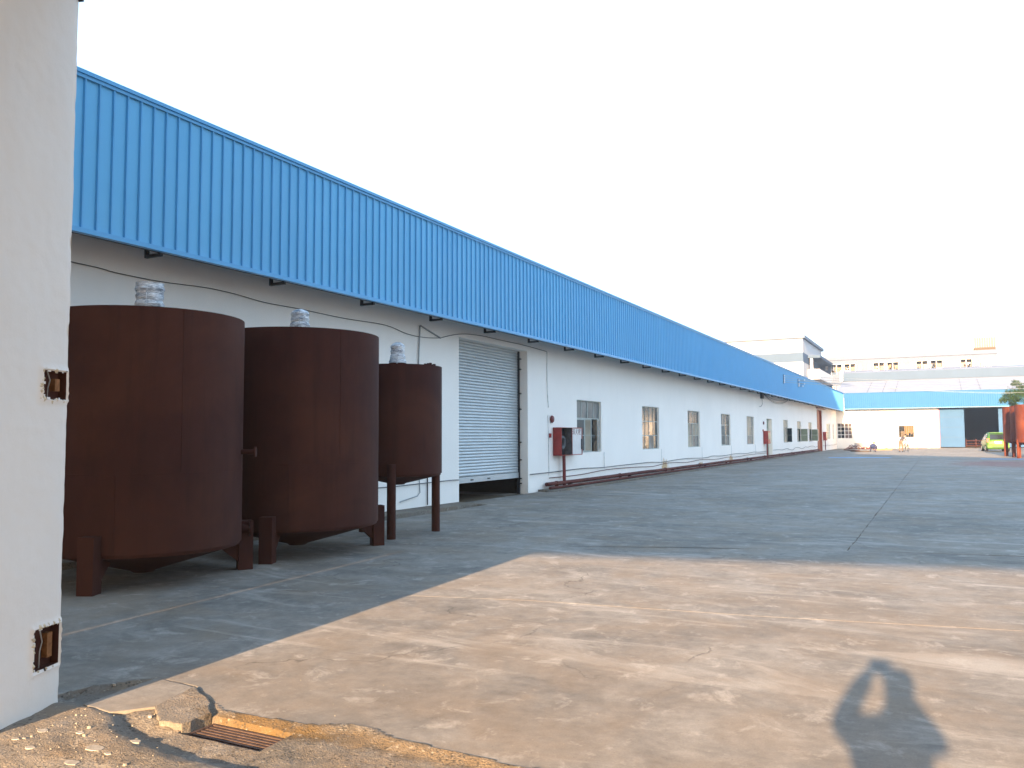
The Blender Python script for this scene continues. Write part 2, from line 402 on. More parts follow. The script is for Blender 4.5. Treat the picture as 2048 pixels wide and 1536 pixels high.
def yl(x):                                            # far edge of the apron
    P_ = [(-9.62, 9.6), (-3.13, 11.94), (-1.19, 12.50), (.93, 12.86), (12, 15.2)]
    for (a, b), (c, d) in zip(P_, P_[1:]):
        if a <= x <= c: return b + (d-b)*(x-a)/(c-a)
    return 15.2
rows = [20.5, 27.0, 33.5, 40.0, 46.5, 53.0, 59.5, 66.0, 72.5, 79.0, 85.5, 92.0, 101.45]
colsx = [-10.46, -7.0, -1.2, 5.0, 12.0, 20.0]
g_ = .005
for ci in range(len(colsx)-1):
    x0, x1 = colsx[ci]+g_, colsx[ci+1]-g_
    if ci == 4: y_ = 15.2
    lo = max(x0, -9.62)
    prev = None
    for r_i, r in enumerate(rows):
        if r_i == 0:
            if ci < 4: pl = [(x0 if ci else -9.62, yl(lo)+.012), (x1, yl(x1)+.012), (x1, r-g_), (x0, r-g_)] if ci else [(-9.62, yl(-9.62)+.012), (x1, yl(x1)+.012), (x1, r-g_), (x0, r-g_), (x0, 17.4), (-9.62, 17.4)]
            else: pl = [(x0, 15.25), (x1, 15.25), (x1, r-g_), (x0, r-g_)]
        else: pl = [(x0, prev+g_), (x1, prev+g_), (x1, r-g_), (x0, r-g_)]
        slab(pl, .010 if r < 34 else .006, .22 if r < 28 else .8, far=r > 60); prev = r
slab([(-40, -30), (30, -30), (30, 1.15), (-40, 1.15)], far=True)
slab([(12.05, 6.6), (40, 12), (40, 15), (12.05, 15.1)], far=True)
slab([(20.02, 15.3), (60, 15.3), (60, 101), (20.02, 101)], far=True)
slab([(3.05, 1.2), (30, 1.2), (30, 9.5), (12.0, 6.5), (3.05, 4.72)], far=True)
slab([(-40, 1.2), (-6.05, 1.2), (-6.05, 2.9), (-9.62, 2.05), (-40, 2.05)], far=True)
# threshold of broken concrete under the gate: a height field with gutter, ledge and drain pit
def inpoly(x, y, P_):
    r = False; j = len(P_)-1
    for i in range(len(P_)):
        if (P_[i][1] > y) != (P_[j][1] > y) and x < (P_[j][0]-P_[i][0])*(y-P_[i][1])/(P_[j][1]-P_[i][1]) + P_[i][0]: r = not r
        j = i
    return r
ledge = [(-4.66, 3.36), (-4.74, 3.95), (-4.34, 3.92), (-4.06, 3.77), (-3.83, 3.585), (-3.83, 3.36), (-3.95, 3.31), (-4.20, 3.33), (-4.40, 3.40)]
gut = [(-6.05, 3.28), (-4.52, 3.36), (-4.30, 3.30), (-4.12, 3.17), (-3.87, 3.09), (-3.59, 3.04), (-3.2, 3.03), (-2.9, 3.06), (-2.5, 2.95), (-2.0, 2.6)]
def gutter_y(x):
    for (a, b), (c, d) in zip(gut, gut[1:]):
        if a <= x <= c: return b + (d-b)*(x-a)/(c-a)
    return None
def ne_y(x):
    P_ = [(-9.62, 2.1), (-5.0, 3.3)] + near_edge
    for (a, b), (c, d) in zip(P_, P_[1:]):
        if a <= x <= c: return b + (d-b)*(x-a)/(c-a)
    return 4.7
LO = [(0, 0)] + [(.045*cos(t*pi/4), .045*sin(t*pi/4)) for t in range(8)]
def hgt(x, y):
    h_, l_ = hgt0(x, y)
    return h_*(1-l_) - .010*l_
def hgt0(x, y):
    n = mnoise.fractal(Vector((x*6, y*6, 0)), 1.0, 2.0, 4)*.008 + mnoise.noise(Vector((x*1.3, y*1.3, 4)))*.008
    wob = mnoise.noise(Vector((x*9, y*9, 8)))*.02
    if -3.80 < x < -3.23 and 3.335 < y < 3.575: return -.115, 0.0
    lw_ = 0.0
    if -4.85 < x < -3.7 and 3.2 < y < 4.05:
        lw_ = sum(inpoly(x+wob*.6+ox, y+wob*.6+oy, ledge) for ox, oy in LO)/len(LO)
    gy = gutter_y(x)
    if gy is not None:
        d = y + wob - gy
        if d < 0: return .010 + n - .012*max(0, 1+d/.06), lw_
        fade = min(1, max(0, (-2.35 - x)/.9))
        dip = -.026*max(0, 1 - d/.62)*fade
        e = ne_y(x) - y; h_ = -.018*min(1, d/.10) + dip*min(1, d/.12) + n*(.4 if fade > .8 else 1.0)
        k_ = min(1, max(0, 1 - e/.09)); h_ = h_*(1-k_) + (.0035 + abs(n)*.3)*k_
        return (h_ if e > -.022 + wob*.5 else -.01), lw_
    e = ne_y(x) - y; q = min(1, max(0, (x+2.0)/1.0)); h_ = -.010*(1-q) - .003*q + n
    k_ = min(1, max(0, 1 - e/.09)); h_ = h_*(1-k_) + (.0035 + abs(n)*.3)*k_
    return (h_ if e > -.022 + wob*.5 else -.01), lw_
m = MB(); X0, X1, Y0, Y1, dx = -6.03, 3.03, 1.17, 4.80, .0235
nx = int((X1-X0)/dx)+1; ny = int((Y1-Y0)/dx)+1
m.v = [(X0+i*dx, Y0+j*dx, hgt(X0+i*dx, Y0+j*dx)) for j in range(ny) for i in range(nx)]
cutn = [ne_y(X0+i*dx) + .05 for i in range(nx)]
m.f = [(j*nx+i, j*nx+i+1, (j+1)*nx+i+1, (j+1)*nx+i) for j in range(ny-1) for i in range(nx-1) if Y0+j*dx < cutn[i]]
th = struct(m.build('gate_threshold', 'rough', None, smooth=True, origin=(0, 0, 0)))
# loose chips and grit by the pier
m = MB()
for i in range(150):
    if i < 110: x = rnd.gauss(-4.25, .35); y = rnd.gauss(2.95, .20)
    else: x = rnd.uniform(-4.6, -1.5); y = rnd.uniform(2.7, 4.6)
    if -3.82 < x < -3.2 and 3.32 < y < 3.6: continue
    if y > ne_y(x): z = 0.0
    else: z = hgt(x, y)
    r = rnd.uniform(.002, .006) if rnd.random() < .92 else rnd.uniform(.008, .014)
    if i >= 110: r = min(r, .005)*.8
    a0 = rnd.uniform(0, 6.28); kx = rnd.uniform(.6, 1.6)
    ring = [(x + r*kx*cos(a0+t*pi/3)*rnd.uniform(.75, 1.2), y + r*sin(a0+t*pi/3)*rnd.uniform(.75, 1.2)) for t in range(6)]
    hh = r*rnd.uniform(.4, .9)
    m.add([(px_, py_, z-.002) for px_, py_ in ring] + [(x+(px_-x)*.6, y+(py_-y)*.6, z+hh) for px_, py_ in ring], [(t, (t+1) % 6, 6+(t+1) % 6, 6+t) for t in range(6)] + [tuple(range(6, 12))])
stuff(one('gravel', m, 'chip', 'pale stone chips and grit scattered round the foot of the gate pier', 'gravel'))
# flat pale plaster flakes fallen from the pier
rf_ = random.Random(8)
for x, y, r in ((190, 1500, .052), (272, 1484, .028), (85, 1466, .030), (160, 1470, .022), (60, 1500, .026), (145, 1527, .036), (30, 1482, .020), (215, 1511, .018), (228, 1368, .012), (300, 1432, .012), (205, 1402, .010)):
    p = gnd(x, y); z = max(hgt(p.x, p.y), .0) + .003; n_ = 9; a0 = rf_.uniform(0, 6)
    ring = [(p.x + r*1.3*cos(a0+2*pi*t/n_)*rf_.uniform(.7, 1.15), p.y + r*.8*sin(a0+2*pi*t/n_)*rf_.uniform(.7, 1.15)) for t in range(n_)]
    one('plaster_flake', MB().prism(ring, z-.012, z+.001), 'flake', 'pale plaster flake lying on the broken concrete by the gate pier', 'plaster flake', 'plaster flakes by the gate pier')
# broken ledge beside the pier
slab([(-4.66, 3.36), (-4.38, 3.33), (-4.22, 3.52), (-4.33, 3.90), (-4.72, 3.945)], .006, .07, .004)
slab([(-4.205, 3.50), (-3.97, 3.335), (-3.815, 3.36), (-3.81, 3.565), (-4.05, 3.755), (-4.312, 3.885)], .010, .05, .014, 'rough')
# cast iron drain grate
gr = thing('drain_grate', 'rusty iron drain grate set in the broken concrete by the gate pier', 'drain grate', (-3.51, 3.455, -.115))
m = MB(); zt = -.052
m.box(-3.80, -3.225, 3.338, 3.356, zt-.03, zt+.004).box(-3.80, -3.225, 3.554, 3.572, zt-.03, zt+.004).box(-3.80, -3.782, 3.357, 3.553, zt-.03, zt+.004).box(-3.243, -3.225, 3.357, 3.553, zt-.03, zt+.004).box(-3.521, -3.504, 3.357, 3.553, zt-.028, zt-.004)
MT['iron'] = vary('worn_iron', (.075, .050, .043), .35, 25, .7, .3, bump=.3)
m.build('frame', 'iron', gr)
for i in range(6):
    y = 3.375 + i*.032
    MB().box(-3.781, -3.244, y-.008, y+.008, zt-.024, zt).build('bar', 'iron', gr)
MB().box(-3.79, -3.23, 3.345, 3.565, -.1145, -.109).build('pit_floor', 'inside', gr)
# faded painted stripes across the yard
MT['stripe'] = vary('faded_blue_paint', (.17, .30, .50), .3, 1.2, .8, .2)
for x0, x1, y0, y1 in ((-6.9, -3.0, 60.2, 61.9), (2.2, 4.95, 58.2, 59.4), (5.05, 9.0, 57.6, 58.9)):
    pts = jag((x0, y0), (x1, y0), .4, .12, rnd) + jag((x1, y0), (x1, y1), .4, .12, rnd) + jag((x1, y1), (x0, y1), .4, .12, rnd) + jag((x0, y1), (x0, y0), .4, .12, rnd)
    mb = MB(); mb.add([(x, y, gz(x, y)+.006) for x, y in pts], [tuple(range(len(pts)))]); mb.build('painted_stripe', 'stripe', ground)
# fallen rubbish on the slab

# ------------------------------------------------------------------ gatehouse (its passage frames the view and shades the yard)
A = Vector((-4.822, 3.310, 0)); FD = Vector((-.364, .931, 0)).normalized()   # pier face runs along FD
RD = Vector((.977, .215, 0)); GF = Vector((-.215, .977, 0))                    # gatehouse axes
MT['ghwall'] = whitewash('gatehouse_render', (.66, .64, .60), False)
gh = thing('gatehouse', 'pale rendered gate pier of the gatehouse with two rusty hinge pockets', 'gatehouse', (A.x, A.y, 0))
def gp(r, f, z):
    # gatehouse coordinates: r along its front from the pier corner, f forward
    p = A + RD*r + GF*f; return (p.x, p.y, z)
def gbox(r0, r1, f0, f1, z0, z1):
    m = MB(); return m.add([gp(r0,f0,z0), gp(r1,f0,z0), gp(r1,f1,z0), gp(r0,f1,z0), gp(r0,f0,z1), gp(r1,f0,z1), gp(r1,f1,z1), gp(r0,f1,z1)],
        [(3,2,1,0),(4,5,6,7),(0,1,5,4),(1,2,6,5),(2,3,7,6),(3,0,4,7)])
gbox(-9, 1.5, -10.70, -2.0, 18.61, 29.0).build('added_sun_block', 'ghwall', gh)  # unseen mass added only to keep the sun off the far fascia
def gtop(r): return 18.6 - .33*max(0, r)
m = MB(); m.add([gp(-22,-10.75,4.6), gp(0,-10.75,4.6), gp(18,-10.75,4.6), gp(18,-.02,4.6), gp(0,-.02,4.6), gp(-22,-.02,4.6),
     gp(-22,-10.75,gtop(-22)), gp(0,-10.75,gtop(0)), gp(18,-10.75,gtop(18)), gp(18,-.02,gtop(18)), gp(0,-.02,gtop(0)), gp(-22,-.02,gtop(-22))],
     [(0,1,4,5),(1,2,3,4),(6,7,10,11),(7,8,9,10),(0,1,7,6),(1,2,8,7),(2,3,9,8),(3,4,10,9),(4,5,11,10),(5,0,6,11)])
m.build('upper_storeys', 'ghwall', gh)
gbox(-22, -3.2, -10.70, -.4, 0, 4.598).build('side_block', 'ghwall', gh)
gbox(9.0, 18, -10.70, -.4, 0, 4.598).build('side_block', 'ghwall', gh)
# pier: face plane (s = metres back from the corner along the face, z up, d into the wall), hinge pockets cut through it
PD = Vector((-FD.y, FD.x, 0))                                                  # into the pier
def pf(s_, z, d): p = A - FD*s_ + PD*d; return (p.x, p.y, z)
pk = [(.012, .235, 1.845, 2.015), (.012, .245, .245, .485)]
rp = random.Random(11)
def pier_face():
    # fine grid so that the plaster breaks unevenly round the pockets and at the arris
    m = MB(); sN, zN = 46, 300; L_ = .70; H_ = 4.598
    idx = {}
    S_ = sorted(set([0, .012, .235, .245] + [L_*i/sN for i in range(sN+1)]))
    Z_ = sorted(set([v for o in pk for v in o[2:]] + [H_*i/zN for i in range(zN+1)]))
    def dd(s_, z):
        n = mnoise.noise(Vector((s_*3, z*3, 1)))*.006 + mnoise.noise(Vector((s_*14, z*14, 5)))*.0022
        if s_ < .02: n += .003 + max(0, mnoise.noise(Vector((0, z*9, 3))))*.010
        for a, b, c, d in pk:
            e = max(a-s_, s_-b, c-z, z-d)
            if 0 < e < .035: n -= (.012 + .022*max(0, mnoise.noise(Vector((s_*40, z*40, 7)))))*(1-e/.035)
        return n
    for i, s_ in enumerate(S_):
        for j, z in enumerate(Z_):
            js = 0; jz = 0
            idx[i, j] = len(m.v); m.v.append(pf(s_+js, z, dd(s_, z)))
    for i in range(len(S_)-1):
        for j in range(len(Z_)-1):
            s_ = (S_[i]+S_[i+1])/2; z = (Z_[j]+Z_[j+1])/2
            if any(a + mnoise.noise(Vector((z*30, 1, 1)))*.012*(a > .02) < s_ < b - abs(mnoise.noise(Vector((z*26, s_*9, 2))))*.045 and c + mnoise.noise(Vector((s_*30, 3, 1)))*.02 < z < d - mnoise.noise(Vector((s_*30, 6, 1)))*.02 for a, b, c, d in pk): continue
            m.f.append((idx[i, j], idx[i+1, j], idx[i+1, j+1], idx[i, j+1]))
    # other sides of the pier
    c0 = [pf(0, 0, .0), pf(L_, 0, 0), pf(L_, 0, 1.6), pf(0, 0, 1.6)]; c1 = [pf(0, H_, .0), pf(L_, H_, 0), pf(L_, H_, 1.6), pf(0, H_, 1.6)]
    m.add([pf(L_, 0, 0), pf(L_, 0, 1.6), pf(L_, H_, 1.6), pf(L_, H_, 0)], [(0,1,2,3)])
    m.add([pf(0, 0, 1.6), pf(L_, 0, 1.6), pf(L_, H_, 1.6), pf(0, H_, 1.6)], [(0,1,2,3)])
    # front side with pockets open at the corner
    zs = [0, .245, .485, 1.845, 2.015, H_]
    for a, b, op in zip(zs, zs[1:], (0, 1, 0, 1, 0)):
        m.add([pf(0, a, .006 if not op else .012), pf(0, a, 1.6), pf(0, b, 1.6), pf(0, b, .006 if not op else .012)], [(0,1,2,3)])
    return m
pier = pier_face().build('pier', 'pier', gh, smooth=True)
MT['gudgeon'] = vary('rusty_gudgeon', (.19, .085, .032), .4, 30, .8, .2, bump=.3)
MT['mortar'] = vary('broken_mortar', (.50, .45, .35), .3, 18, .9, .1, bump=.5)
for a, b, c, d in pk:
    m = MB(); D_ = .055
    m.add([pf(a, c, D_), pf(b, c, D_), pf(b, d, D_), pf(a, d, D_)], [(0,1,2,3)])
    for (p, q) in (((a,c),(b,c)), ((b,c),(b,d)), ((b,d),(a,d)), ((a,d),(a,c))): m.add([pf(*p, .003), pf(*q, .003), pf(*q, D_), pf(*p, D_)], [(0,1,2,3)])
    hp = m.build('hinge_pocket', 'rust', gh)
    m = MB(); s0, s1 = a + .04, a + .085; z0, z1 = c + .05, d - .045
    vs = [pf(s_, z, dd_) for dd_ in (.018, .054) for s_, z in ((s0,z0),(s1,z0),(s1,z1),(s0,z1))]
    m.add(vs, [(0,1,2,3),(7,6,5,4),(0,1,5,4),(1,2,6,5),(2,3,7,6),(3,0,4,7)]); m.build('gudgeon', 'gudgeon', hp)
    m = MB()
    m.tube([pf(a+.13, d, .04), pf(a+.115, (c+d)/2+.03, .03), pf(a+.135, (c+d)/2-.02, .03), pf(a+.125, c, .04)], .004, 5); m.build('wire', 'steel', hp)
    m = MB()
    for i in range(26):                                   # torn plaster lumps round the edge
        t = rp.random(); side = rp.choice('lltb')
        s_, z = (b + rp.uniform(0, .02), c + (d-c)*t) if side == 'l' else (a + (b-a)*t, d + rp.uniform(0, .015)) if side == 't' else (a + (b-a)*t, c - rp.uniform(0, .015))
        r = rp.uniform(.006, .016); q = Vector(pf(s_, z, -.004)); vs = []
        for th_ in range(6): vs.append(q + Vector(FD)*r*cos(th_*pi/3)*rp.uniform(.7, 1.4) + Vector((0,0,1))*r*sin(th_*pi/3)*rp.uniform(.7, 1.4))
        vs.append(q - PD*r*1.0); m.add(vs, [(th_, (th_+1) % 6, 6) for th_ in range(6)])
    stuff(m.build('torn_plaster', 'mortar', gh))
m = MB(); m.add([pf(s_, z, dd_) for dd_ in (-.02, .08) for s_, z in ((-.02, 4.415), (.06, 4.415), (.06, 4.56), (-.02, 4.56))], [(0,1,2,3),(7,6,5,4),(0,1,5,4),(1,2,6,5),(2,3,7,6),(3,0,4,7)])
m.build('hinge_plate', 'dsteel', gh)

# ------------------------------------------------------------------ long factory building
XW, XF, YB0, YB1 = -10.5, -9.60, 2.75, 101.5
fb = thing('factory_building', 'long low white factory with a tall blue ribbed metal fascia', 'factory building', (XW, 50, 0))
lw = lambda a, z, d: (XW-d, a, z)
WZ0, WZ1 = 1.08, 2.81
winY = [24.97 + 6.69*i for i in range(5)] + [65.1, 71.9, 78.6]
ops = [(17.51, 21.34, -.2, 4.08)] + [(y, y+2.18, WZ0, WZ1) for y in winY] + [(58.3, 60.3, .12, 2.78), (84.5, 88.3, .05, 4.14), (91.9, 95.2, 1.2, 2.83), (97.5, 98.8, 1.16, 2.85)]
wall(lw, YB0, YB1, -.15, 5.9, ops, .30).build('wall', 'white', fb)
m = MB(); m.box(-40, -39.8, YB0, YB1, -.1, 5.9).box(-39.8, XW-.302, YB0, YB0+.2, -.1, 5.9).box(-39.8, XW-.302, YB1-.2, YB1, -.1, 5.9); m.build('rear_wall', 'inside', fb)
m = MB(); m.ex([(XF-.06, YB0, 6.12), (-25, YB0, 8.0), (-40.5, YB0, 6.1), (-40.5, YB0, 6.0), (-25, YB0, 7.9), (XF-.06, YB0, 6.02)], (0, YB1-YB0, 0)); m.build('roof', 'roofgrey', fb)
FZ0, FZ1 = 4.24, 6.26
def fz(y): return .0011*max(0, y-10)                   # the eaves rise a hair with the ground
m = MB(); YE = 100.55
m.add([(XF-t, y, z+fz(y)) for t in (0, .02) for y, z in ((YB0, FZ0), (YE, FZ0), (YE, FZ1), (YB0, FZ1))], [(0,1,2,3),(7,6,5,4),(0,1,5,4),(1,2,6,5),(2,3,7,6),(3,0,4,7)])
m.build('fascia_sheet', 'blue', fb)
def longbar(x0, x1, z0, z1, y0=YB0, y1=YE):
    m = MB(); m.add([(x, y, z+fz(y)) for y in (y0, y1) for x, z in ((x0,z0),(x1,z0),(x1,z1),(x0,z1))], [(0,1,2,3),(7,6,5,4),(0,1,5,4),(1,2,6,5),(2,3,7,6),(3,0,4,7)]); return m
longbar(XF-.10, XF+.055, FZ1-.002, FZ1+.05).build('ridge_cap', 'bluetrim', fb)
longbar(XF+.0285, XF+.032, FZ1-.05, FZ1-.003).build('cap_lip', 'bluetrim', fb)
longbar(XF-.05, XF+.038, FZ0-.03, FZ0+.035).build('drip_trim', 'bluetrim', fb)
# soffit rail behind the trim
longbar(XF-.11, XF-.055, FZ0-.03, FZ0+.03).build('edge_angle', 'dsteel', fb)
rib0 = None; rest = MB(); nr = 0; y = 6.70 - .21*18
def rib(m, y):
    w, t, h = .040, .018, .028
    z0, z1 = FZ0+.034, FZ1-.004
    vs = [(XF+.001, y-w/2, 0), (XF+h, y-t/2, 0), (XF+h, y+t/2, 0), (XF+.001, y+w/2, 0)]
    m.add([(a, b, z0+fz(b)) for a, b, _ in vs] + [(a, b, z1+fz(b)) for a, b, _ in vs], [(0,1,5,4),(1,2,6,5),(2,3,7,6),(3,2,1,0),(4,5,6,7)])
while y < YE-.05:
    if y > YB0+.05:
        if nr < 300: mm = MB(); rib(mm, y); mm.build('rib', 'bluetrim', fb); nr += 1
        else: rib(rest, y)
    y += .21
stuff(rest.build('rib_row', 'bluetrim', fb))
# black angle brackets that hold the fascia off the wall
y = 7.98 - 2.47; br0 = None
while y < YE:
    z = FZ0 - .04 + fz(y)
    m = MB(); m.box(XF-.38, XF-.056, y-.025, y+.025, z-.03, z+.012).box(XF-.38, XF-.335, y-.025, y+.025, z+.013, z+1.3)
    m.build('bracket', 'dsteel', fb); y += 2.47

# roller shutter, not quite down
XS = XW - .30
rs = MB(); zb = .44; zt = 4.085
rs.box(XS-.02, XS-.012, 17.50, 21.345, zb+.05, zt); sh = rs.build('roller_shutter', 'dsteel', fb)
sl = None; n_sl = 44; pitch = (zt - zb - .16)/n_sl
for i in range(n_sl):
    z = zb + .16 + i*pitch
    prof = [(0, 0), (.008, .006), (.014, .018), (.015, .036), (.012, .054), (.004, .066), (0, pitch-.004)]
    if sl is None:
        m = MB(); m.add([(XS+px_, yy, z+pz) for yy in (17.50, 21.345) for px_, pz in prof], [(j, j+1, 7+j+1, 7+j) for j in range(6)]); sl = m.build('slat', 'shutter', sh, smooth=True)
    else:
        share(sl, sh, (0, 0, i*pitch))
MB().box(XS-.01, XS+.03, 17.50, 21.345, zb, zb+.15).build('bottom_bar', 'shutter', sh)
for yy in (18.6, 19.5): MB().box(XS+.0305, XS+.05, yy-.06, yy+.06, zb+.05, zb+.08).build('handle', 'dsteel', sh)
MB().box(XS-.03, XS+.05, 21.275, 21.338, -.02, 4.07).build('guide_rail', 'dsteel', fb)
MB().box(XS-.03, XS+.05, 17.515, 17.575, -.02, 4.07).build('guide_rail', 'dsteel', fb)
for z in (3.85, 3.55, 2.85, 2.40, 1.45, .95, .42, .28):
    m = MB(); m.box(XS+.052, XS+.11, 21.285, 21.338, z-.014, z+.014).box(XS+.09, XS+.108, 21.25, 21.284, z-.02, z+.02); m.build('rail_hook', 'dsteel', fb)
m = MB(); m.add([(XW-.302, 17.4, -.018), (XW-6, 17.4, -.018), (XW-6, 21.5, -.018), (XW-.302, 21.5, -.018)], [(0,1,2,3)]); m.build('floor', 'concrete', fb)

# steel windows
def steel_window(par, fn, a0, a1, z0, z1, cols, bands, mats, open_=(), frame='frame', depth=.07, bar=.016):
    # bands: z-levels of the horizontal bars from the bottom, mats(c, r): glass; open_: panes left out
    def bx(m, p0, p1, q0, q1, d0, d1):
        m.add([fn(a, z, d) for d in (d0, d1) for a, z in ((p0,q0),(p1,q0),(p1,q1),(p0,q1))], [(0,1,2,3),(7,6,5,4),(0,1,5,4),(1,2,6,5),(2,3,7,6),(3,0,4,7)])
    zz = [z0] + [z0 + (z1-z0)*b for b in bands] + [z1]
    m = MB(); e = bar*1.7
    for p0, p1, q0, q1 in ((a0, a1, z0, z0+e), (a0, a1, z1-e, z1), (a0, a0+e, z0+e, z1-e), (a1-e, a1, z0+e, z1-e)): bx(m, p0, p1, q0, q1, depth, depth+.045)
    for z in zz[1:-1]: bx(m, a0+e, a1-e, z-bar, z+bar, depth+.002, depth+.040)
    for i in range(1, cols):
        a = a0 + (a1-a0)*i/cols; b_ = bar*(.8 if i != cols//2 else 1.4)
        for r in range(len(zz)-1):
            if (i-1, r) in open_ and (i, r) in open_: continue
            bx(m, a-b_, a+b_, max(zz[r]+bar, z0+e), min(zz[r+1]-bar, z1-e), depth+.004, depth+.038)
    w = m.build('window', frame, par)
    for i in range(cols):
        for r in range(len(zz)-1):
            if (i, r) in open_: continue
            p0 = a0 + (a1-a0)*i/cols; p1 = a0 + (a1-a0)*(i+1)/cols
            m = MB(); t = rp.uniform(-.006, .006)
            m.add([fn(a, z, depth+.018+s_+(t if a == p1 else 0)) for s_ in (0, .004) for a, z in ((p0,zz[r]),(p1,zz[r]),(p1,zz[r+1]),(p0,zz[r+1]))], [(0,1,2,3),(7,6,5,4),(0,1,5,4),(1,2,6,5),(2,3,7,6),(3,0,4,7)])
            m.build('pane', mats(i, r), w)
    return w
def casement(par, hinge, ang, wd, z0, z1, mat, frame='frame', nb=1):
    # a leaf hinged at (x,y), turned by ang from +X, swinging out of the wall
    d = Vector((cos(ang), sin(ang), 0)); nn = Vector((-d.y, d.x, 0)); h = Vector((hinge[0], hinge[1], 0)) + d*.006
    m = MB(); b_ = .018
    def bar(s0, s1, q0, q1, t=.012):
        c = h + d*(s0+s1)/2; m.obox((c.x, c.y, (q0+q1)/2), (s1-s0)/2, t, (q1-q0)/2, d, nn)
    bar(0, wd, z0, z0+2*b_); bar(0, wd, z1-2*b_, z1); bar(0, 2*b_, z0+2*b_, z1-2*b_); bar(wd-2*b_, wd, z0+2*b_, z1-2*b_)
    for i in range(nb):
        zc = z0 + (z1-z0)*(i+1)/(nb+1); bar(2*b_, wd-2*b_, zc-.012, zc+.012, .010)
    c = m.build('casement', frame, par)
    m = MB(); q = h + d*wd/2; m.obox((q.x, q.y, (z0+z1)/2), wd/2-2*b_, .003, (z1-z0)/2-2*b_, d, nn); m.build('pane', mat, c)
    return c
rg = random.Random(5)
BANDS = (.32, .655)
def pal(*ms): return lambda i, r: ms[(i*3 + r*5 + i*r) % len(ms)]
W_ = []
for i, y in enumerate(winY):
    if i == 0: op_ = [(1, 0), (1, 1), (2, 0), (2, 1), (0, 0), (0, 1), (3, 0), (3, 1)]; ml = lambda c, r: ('glassRefl', 'glassA')[0] if False else 'glassB'
    elif i == 1: op_ = []; ml = pal('glassA', 'glassB', 'glassA', 'glassD', 'glassA')
    elif i == 2: op_ = []; ml = lambda c, r: 'glassA' if r == 2 else ('glassRefl', 'glassB', 'glassRefl', 'glassRefl')[c] if r else ('glassRefl', 'glassRefl', 'glassB', 'glassB')[c]
    elif i == 3: op_ = [(0, 0), (0, 1)]; ml = pal('glassB', 'glassA', 'glassD')
    elif i == 4: op_ = []; ml = lambda c, r: ('glassB', 'glassRefl', 'glassRefl', 'glassB')[c] if r else 'glassB'
    elif i == 5: op_ = [(2, 0), (2, 1), (3, 0), (3, 1)]; ml = lambda c, r: 'glassRefl'
    else: op_ = [(c, r) for c in range(4) for r in (0, 1)]; ml = lambda c, r: 'glassRefl'
    W_.append(steel_window(fb, lw, y, y+2.18, WZ0, WZ1, 4, BANDS, ml, set(op_)))
zc0, zc1 = WZ0+.03, WZ0 + (WZ1-WZ0)*.655 - .02
y = winY[0]
casement(W_[0], (XW-.06, y+.03), radians(80), .53, zc0, zc1, 'glassA'); casement(W_[0], (XW-.06, y+.74), radians(50), .28, zc0, zc1, 'glassRefl')
casement(W_[0], (XW-.06, y+2.15), radians(-78), .44, zc0, zc1, 'glassB')
m = MB()                                                # scrolled iron grille behind the open leaves
for i in range(7):
    yy = y + .2 + i*.3
    if i in (3,): continue
    m.tube([(XW-.22, yy, WZ0+.02), (XW-.22, yy, zc1)], .007, 5)
    for zc in (WZ0+.32, WZ0+.82): m.tube([(XW-.22, yy+.10*cos(t), zc+.14*sin(t)) for t in (pi*j/8 for j in range(9))], .006, 5)
m.tube([(XW-.22, y+.02, WZ0+.5), (XW-.22, y+2.16, WZ0+.5)], .007, 5)
m.build('grille', 'steel', W_[0])
casement(W_[3], (XW-.06, winY[3]+.03), radians(75), .50, zc0, zc1, 'glassB')
casement(W_[5], (XW-.06, winY[5]+2.15), radians(-40), .52, zc0, zc1, 'glassA')
for i in (6, 7):
    casement(W_[i], (XW-.06, winY[i]+2.15), radians(-8), .62, zc0, zc1, 'glassG', 'frameW'); casement(W_[i], (XW-.06, winY[i]+1.1), radians(-60), .45, zc0, zc1, 'glassG', 'frameW')
steel_window(fb, lw, 91.9, 95.2, 1.2, 2.83, 4, (.5,), lambda c, r: 'glassG', (), 'frameW')
steel_window(fb, lw, 97.5, 98.8, 1.16, 2.85, 2, (.33, .66), lambda c, r: 'glassRefl', (), 'frameW')
# small door and tall red door
m = MB(); m.box(XW-.29, XW-.25, 58.32, 60.28, .14, 2.76); dr = m.build('door', 'glassG', fb)
MB().box(XW-.25, XW-.21, 58.5, 58.58, 1.1, 1.22).build('handle', 'dsteel', dr)
MB().box(XW+.002, XW+.45, 58.2, 60.4, -.02, .14).build('door_step', 'concrete', fb)
m = MB(); m.box(XW-.298, XW-.02, 88.18, 88.29, .05, 4.12); m.build('red_jamb', 'orange', fb)
m = MB(); m.box(XW-.29, XW-.24, 84.52, 86.3, .06, 4.12); dr = m.build('sliding_door', 'dsteel', fb)
m = MB(); m.box(XW-.23, XW-.18, 86.2, 88.17, .06, 4.12); dr = m.build('sliding_door', 'orange', fb)
for z in (1.2, 2.5): MB().box(XW-.179, XW-.16, 86.25, 88.12, z-.04, z+.04).build('rail', 'orange', dr)
MB().box(XW+.005, XW+.16, 84.0, 90.0, 4.22, 4.32).build('door_track', 'redpost', fb)

